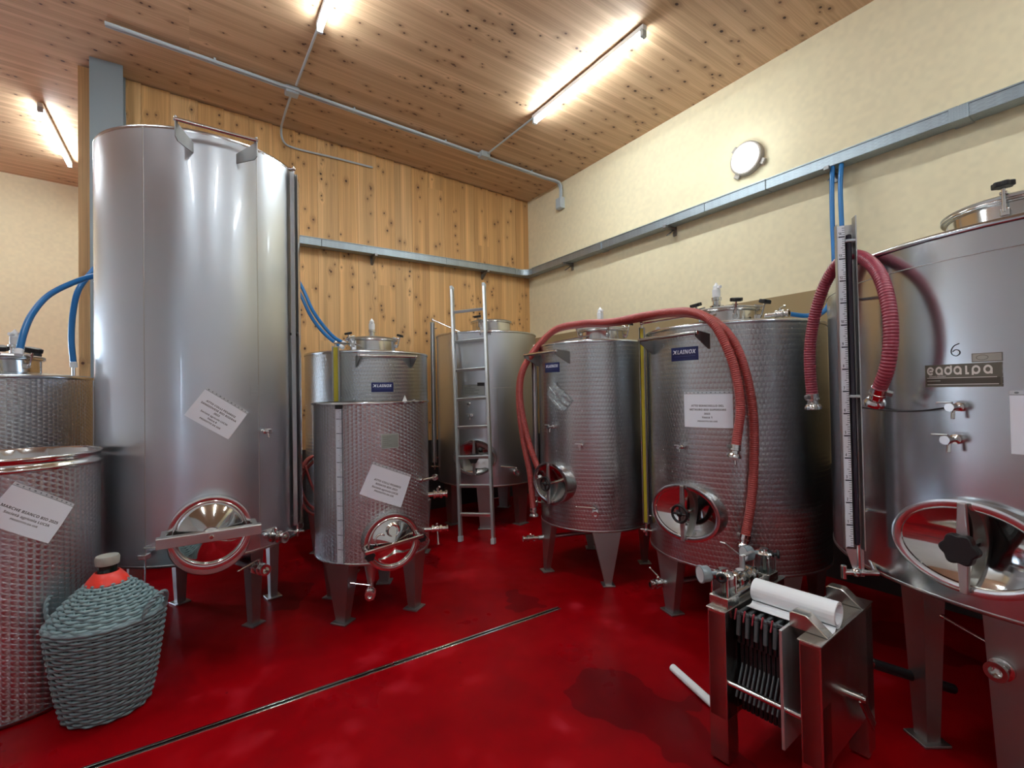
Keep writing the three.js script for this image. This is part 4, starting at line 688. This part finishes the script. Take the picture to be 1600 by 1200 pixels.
{ // coil of red hose
  const pts = []; for (let i = 0; i <= 130; i++) { const t = i / 130 * 2 * PI * 4.2 + 1.2, k = 0.15 + 0.018 * Math.sin(i * 0.31); pts.push([0.875 + k * Math.cos(t) * 0.83, 0.84 + k * 1.5 * Math.sin(t), -4.33 + k * Math.cos(t) * 0.3 + i * 0.0005]); }
  const o = thing('hose_coil', 'coil of thin red hose hanging between the tallest tank and the small front tank', 'hose'); part('coil', pipe(pts, 0.011, 360, 8), M.hose, o);
  part('hose_end', pipe([[0.77, 1.02, -4.25], [0.81, 0.88, -4.24], [0.85, 0.78, -4.24]], 0.011, 20, 8), M.hose, o);
}

// ───────────── wicker-covered flask ─────────────
{
  const o = thing('demijohn', 'big glass demijohn in a dark green woven basket with an orange-red collar', 'demijohn', [-0.374, 0, -3.28]);
  const prof = (y) => 0.168 + 0.078 * Math.pow(Math.min(1, y / 0.47), 0.7);
  const ring = (y, r, th, n, ph, amp) => { const pts = []; const K = 130; for (let i = 0; i <= K; i++) { const t = i / K * 2 * PI, q = r + amp * Math.sin(n * t + ph); pts.push(V(q * Math.sin(t), y, q * Math.cos(t))); } return new THREE.TubeGeometry(new THREE.CatmullRomCurve3(pts.slice(0, K), true), K, th, 5, true); };
  const low = [], up = [];
  for (let i = 0; i < 30; i++) { const y = 0.012 + i * 0.0155; low.push(ring(y, prof(y), 0.0072, 14, (i % 2) * PI, 0.0055)); }
  for (let i = 0; i < 28; i++) { const a = i / 28 * 2 * PI + 0.06; low.push(rod([0.165 * Math.sin(a), 0.01, 0.165 * Math.cos(a)], [0.241 * Math.sin(a), 0.47, 0.241 * Math.cos(a)], 0.0055)); }
  part('basket', low, M.weave, o);
  const rp = (k) => [0.492 + k * 0.158, 0.23 - 0.15 * k + 0.012 * Math.sin(k * PI)];
  for (let i = 0; i <= 13; i++) { const [y, r] = rp(i / 13); up.push(ring(y, r, 0.0105 - 0.002 * i / 13, 13, (i % 2) * PI, 0.006)); }
  for (let i = 0; i < 26; i++) { const a = i / 26 * 2 * PI + 0.06, p = []; for (let k = 0; k <= 6; k++) { const [y, r] = rp(k / 6); p.push([(r - 0.002) * Math.sin(a), y, (r - 0.002) * Math.cos(a)]); } up.push(pipe(p, 0.005, 10, 5)); }
  part('basket_cover', up, M.weaveTop, o);
  part('basket_rim', [ring(0.478, 0.243, 0.011, 22, 0, 0.003), ring(0.484, 0.238, 0.010, 22, 2.4, 0.003)], M.weave, o);
  part('bottle', lathe([[0, 0.012], [0.15, 0.012], [0.2, 0.2], [0.218, 0.42], [0.205, 0.49], [0.13, 0.585], [0.062, 0.645], [0.042, 0.69], [0.04, 0.745], [0.046, 0.748], [0.046, 0.762], [0, 0.762]], 48), M.glassDark, o);
  part('collar', hardLathe([[0.088, 0.642], [0.092, 0.648], [0.084, 0.664], [0.056, 0.7], [0.05, 0.702], [0.046, 0.69], [0.08, 0.646], [0.088, 0.642]], 40, 0.7), M.collar, o);
  part('stopper', hardLathe([[0, 0.75], [0.044, 0.735], [0.05, 0.738], [0.053, 0.77], [0.048, 0.782], [0.02, 0.785], [0, 0.784]], 32, 0.6), M.stopper, o);
  for (const a of [0.983, 0.983 - PI]) {
    const p = []; for (let i = 0; i <= 12; i++) { const t = i / 12 * PI, b = a + 0.3 * Math.cos(t), r = 0.247 + 0.035 * Math.sin(t); p.push([r * Math.sin(b), 0.47 + 0.115 * Math.sin(t), r * Math.cos(b)]); }
    const c = curve(p), rope = []; for (const s of [0, PI]) { const q = []; for (let i = 0; i <= 40; i++) { const P0 = c.getPoint(i / 40), w = i * 0.9 + s; q.push([P0.x + 0.006 * Math.cos(w) * Math.sin(a), P0.y + 0.006 * Math.sin(w), P0.z + 0.006 * Math.cos(w) * Math.cos(a)]); } rope.push(pipe(q, 0.0075, 60, 6)); }
    part('handle', rope, M.weave, o);
  }
}

// ───────────── filter press ─────────────
{
  const o = thing('filter_press', 'stainless plate filter press with black plates, two pressure gauges and two sight glasses', 'machine', [1.86, 0, -1.29], 0.08);
  const L = 0.58, T = 0.65;
  const end = (name, z0, z1) => {
    const zc = (z0 + z1) / 2, d = z1 - z0;
    return part(name, [rb(L, 0.46, d, 0.006, L / 2, T - 0.23, zc), rb(0.09, T - 0.02, d, 0.005, 0.045, (T - 0.02) / 2 + 0.01, zc), rb(0.09, T - 0.02, d, 0.005, L - 0.045, (T - 0.02) / 2 + 0.01, zc), rb(L + 0.008, 0.006, d + 0.008, 0.002, L / 2, T, zc)], M.machine, o);
  };
  M.sight = std('#b9b3a6', 0.5); M.gauge = std('#848f93', 0.4); M.dial = std('#c9d2d5', 0.4);
  M.machine = std('#c3c0ba', 0.24, 1, { bumpMap: waveTex, bumpScale: 0.002 });
  end('fixed_head', 0, 0.08); const me = end('end_frame', 0.365, 0.44);
  for (const x of [0.02, 0.40]) part('lug', mv(prism([[0.305, 0], [0.305, 0.055], [0.315, 0.062], [0.365, 0.062], [0.375, 0.056], [0.44, 0.0]], 0.055, 0.003).rotateY(-PI / 2), x + 0.08, T + 0.003, 0), M.machine, me);
  part('moving_plate', rb(0.52, 0.46, 0.012, 0.003, 0.262, T - 0.222, 0.3), M.alu, o);
  const lugM = std('#4d5254', 0.5), edgeM = std('#6a7072', 0.5), clipM = std('#a8404c', 0.5);
  for (let i = 0; i < 11; i++) {
    const z = 0.094 + i * 0.0185, p = part('filter_plate', [rb(0.4, 0.40, 0.0145, 0.002, 0.31, T - 0.245, z), rb(0.05, 0.10, 0.013, 0.002, 0.11, T - 0.10, z)], M.black, o);
    part('plate_edge', put(rb(0.012, 0.15, 0.006, 0.002), new THREE.Matrix4().makeTranslation(0.085, T - 0.3, z).multiply(new THREE.Matrix4().makeRotationZ(-0.5))), edgeM, p);
    if (i % 2 === 0 && i < 10) { const z2 = z + 0.012; part('plate_lug', [put(rb(0.014, 0.085, 0.014, 0.003), new THREE.Matrix4().makeTranslation(0.062, T - 0.062, z2).multiply(new THREE.Matrix4().makeRotationZ(-0.12))), rb(0.2, 0.012, 0.014, 0.003, 0.16, T - 0.012, z2)], lugM, p); part('clip', put(rb(0.01, 0.05, 0.006, 0.002), new THREE.Matrix4().makeTranslation(0.068, T - 0.022, z2 - 0.015).multiply(new THREE.Matrix4().makeRotationX(0.15))), clipM, p); }
  }
  part('plate_bar', rb(0.012, 0.012, 0.2, 0.003, 0.075, T - 0.012, 0.185), lugM, o); part('plate_bar', rb(0.012, 0.012, 0.2, 0.003, 0.23, T - 0.006, 0.185), lugM, o);
  for (const z of [0.1]) for (const x of [0.02, L - 0.02]) part('tie_rod', rod([x, T - 0.3, 0.06], [x, T - 0.3, 0.38], 0.012), M.bright, o);
  const sight = (x, z, ga) => {                                            // sight glass with cap and side gauge
    const s = part('sight_block', rb(0.1, 0.05, 0.085, 0.006, x, T + 0.026, z), M.machine, o);
    part('sight_glass', mv(hardLathe([[0, 0], [0.041, 0], [0.041, 0.072], [0.036, 0.072], [0.036, 0.006], [0, 0.006]], 32), x, T + 0.051, z), M.clear, s);
    part('sight_core', mv(hardLathe([[0, 0], [0.007, 0], [0.007, 0.07], [0, 0.07]], 16), x, T + 0.053, z), M.sight, s);
    part('sight_cap', mv(hardLathe([[0.03, 0], [0.042, 0.0], [0.043, 0.014], [0.036, 0.022], [0.02, 0.026], [0.02, 0.036], [0, 0.037]], 32), x, T + 0.122, z), M.bright, s);
    for (const [dx, dz] of [[1, 1], [1, -1], [-1, 1], [-1, -1]]) part('sight_post', rod([x + dx * 0.035, T + 0.05, z + dz * 0.035], [x + dx * 0.035, T + 0.126, z + dz * 0.035], 0.004), M.bright, s);
    const F = new THREE.Matrix4().makeTranslation(x, T + 0.14, z).multiply(new THREE.Matrix4().makeRotationY(ga));
    const g = part('pressure_gauge', put(join([rod([0, 0, 0.03], [0, 0, 0.07], 0.009), mv(hardLathe([[0, 0], [0.032, 0], [0.034, 0.004], [0.034, 0.03], [0.038, 0.032], [0.038, 0.04], [0.034, 0.042], [0.033, 0.036], [0, 0.036]], 36).rotateX(PI / 2), 0, 0, 0.07)]), F), M.gauge, s);
    part('gauge_face', put(mv(new THREE.CylinderGeometry(0.033, 0.033, 0.003, 36).rotateX(PI / 2), 0, 0, 0.1085), F), M.dial, g);
    const G = new THREE.Matrix4().makeTranslation(x, T + 0.135, z).multiply(new THREE.Matrix4().makeRotationY(ga + (x < 0.3 ? 0.9 : 2.6)));
    part('bleed_knob', put(join([rod([0, 0, 0.03], [0, 0, 0.055], 0.007), mv(new THREE.TorusGeometry(0.015, 0.007, 8, 20), 0, 0, 0.06)]), G), M.black, s);
    return s;
  };
  sight(0.07, 0.04, -2.1); sight(0.47, 0.035, -2.1);
  { // inlet valve with its two-armed lever between the sight glasses
    const F = new THREE.Matrix4().makeTranslation(0.19, T + 0.06, 0.02).multiply(new THREE.Matrix4().makeRotationY(PI / 2));
    const z = (pts) => hardLathe(pts, 30).rotateX(PI / 2);
    const v = part('inlet_valve', put(z([[0, 0], [0.03, 0], [0.03, 0.02], [0.04, 0.025], [0.04, 0.05], [0.028, 0.055], [0.028, 0.07], [0.046, 0.075], [0.046, 0.1], [0.034, 0.105], [0.034, 0.13], [0.042, 0.135], [0.042, 0.155], [0.025, 0.16], [0.025, 0.2], [0, 0.2]]), F), M.mirror, o);
    part('lever', [rod([0.28, T + 0.1, 0.02], [0.28, T + 0.165, 0.02], 0.012), put(rb(0.15, 0.006, 0.026, 0.002), new THREE.Matrix4().makeTranslation(0.225, T + 0.2, -0.01).multiply(new THREE.Matrix4().makeRotationZ(-0.55))), rb(0.09, 0.006, 0.02, 0.002, 0.32, T + 0.165, 0.03)], M.alu, v);
    part('manifold', rod([0.1, T + 0.02, 0.04], [0.47, T + 0.02, 0.035], 0.028), M.bright, o);
  }
  part('clamp_lever', [beam([0.3, 0.36, 0.47], [0.42, 0.2, 0.48], 0.008, 0.04, [0, 0, 1]), rod([0.3, 0.36, 0.43], [0.3, 0.36, 0.49], 0.014)], M.machine, o);
  part('outlet_pipe', [rod([0.62, 0.36, 0.4], [1.05, 0.17, 0.62], 0.022)], M.black, o); part('outlet_fitting', rod([0.56, 0.385, 0.37], [0.64, 0.35, 0.41], 0.028), M.bright, o);
}
{ // rolled white filter sheets lying on the press
  const o = thing('paper_roll', 'roll of white filter sheets lying on top of the filter press', 'paper', [1.86, 0.705, -1.29], 0.08);
  const sp = [], th = 0.0022; for (let i = 0; i <= 130; i++) { const t = i / 130, a = -2.2 + t * 2 * PI * 2.15, r = 0.052 - 0.014 * t; sp.push([r * Math.cos(a), r * Math.sin(a)]); }
  sp.unshift([-0.085, -0.05], [-0.06, -0.054], [-0.042, -0.052]);
  const s = new THREE.Shape(); sp.forEach(([x, y], i) => (i ? s.lineTo(x, y) : s.moveTo(x, y)));
  for (let i = sp.length - 1; i >= 0; i--) { const [x, y] = sp[i], q = i < 3 ? [x, y + th] : [x * (1 - th / Math.hypot(x, y)), y * (1 - th / Math.hypot(x, y))]; s.lineTo(...q); }
  const g = new THREE.ExtrudeGeometry(s, { depth: 0.32, bevelEnabled: false }); g.translate(0.2, 0.0, 0.115);
  part('sheet', toCreasedNormals(g, 0.5), M.paper, o);
}

// ───────────── small things on the floor ─────────────
{
  const o = thing('floor_drain', 'narrow stainless slot drain let into the red floor', 'drain', [0, 0, -2.785]);
  for (const [a, b] of [[-0.6, 0.98], [0.985, 2.24]]) for (const s of [-1, 1]) part('drain_edge', [rb(b - a, 0.005, 0.014, 0.001, (a + b) / 2, 0.001, s * 0.0145), rb(b - a, 0.07, 0.003, 0.001, (a + b) / 2, -0.035, s * 0.0135)], M.bright, o);
  part('drain_bed', rb(2.83, 0.004, 0.03, 0.001, 0.82, -0.072, 0), M.grime, o);
}
{
  const o = thing('plastic_pipe', 'short white plastic pipe lying on the floor left of the filter press', 'pipe', [2.2, 0.022, -1.62]);
  const g = hardLathe([[0.017, 0], [0.021, 0], [0.021, 0.36], [0.017, 0.36], [0.017, 0]], 24); g.rotateX(PI / 2); g.rotateY(-0.3); part('tube', mv(g, 0.05, 0, -0.17), M.white, o);
}

scene.traverse((m) => { if (m.isMesh) m.castShadow = m.receiveShadow = true; });
renderer.render(scene, camera);
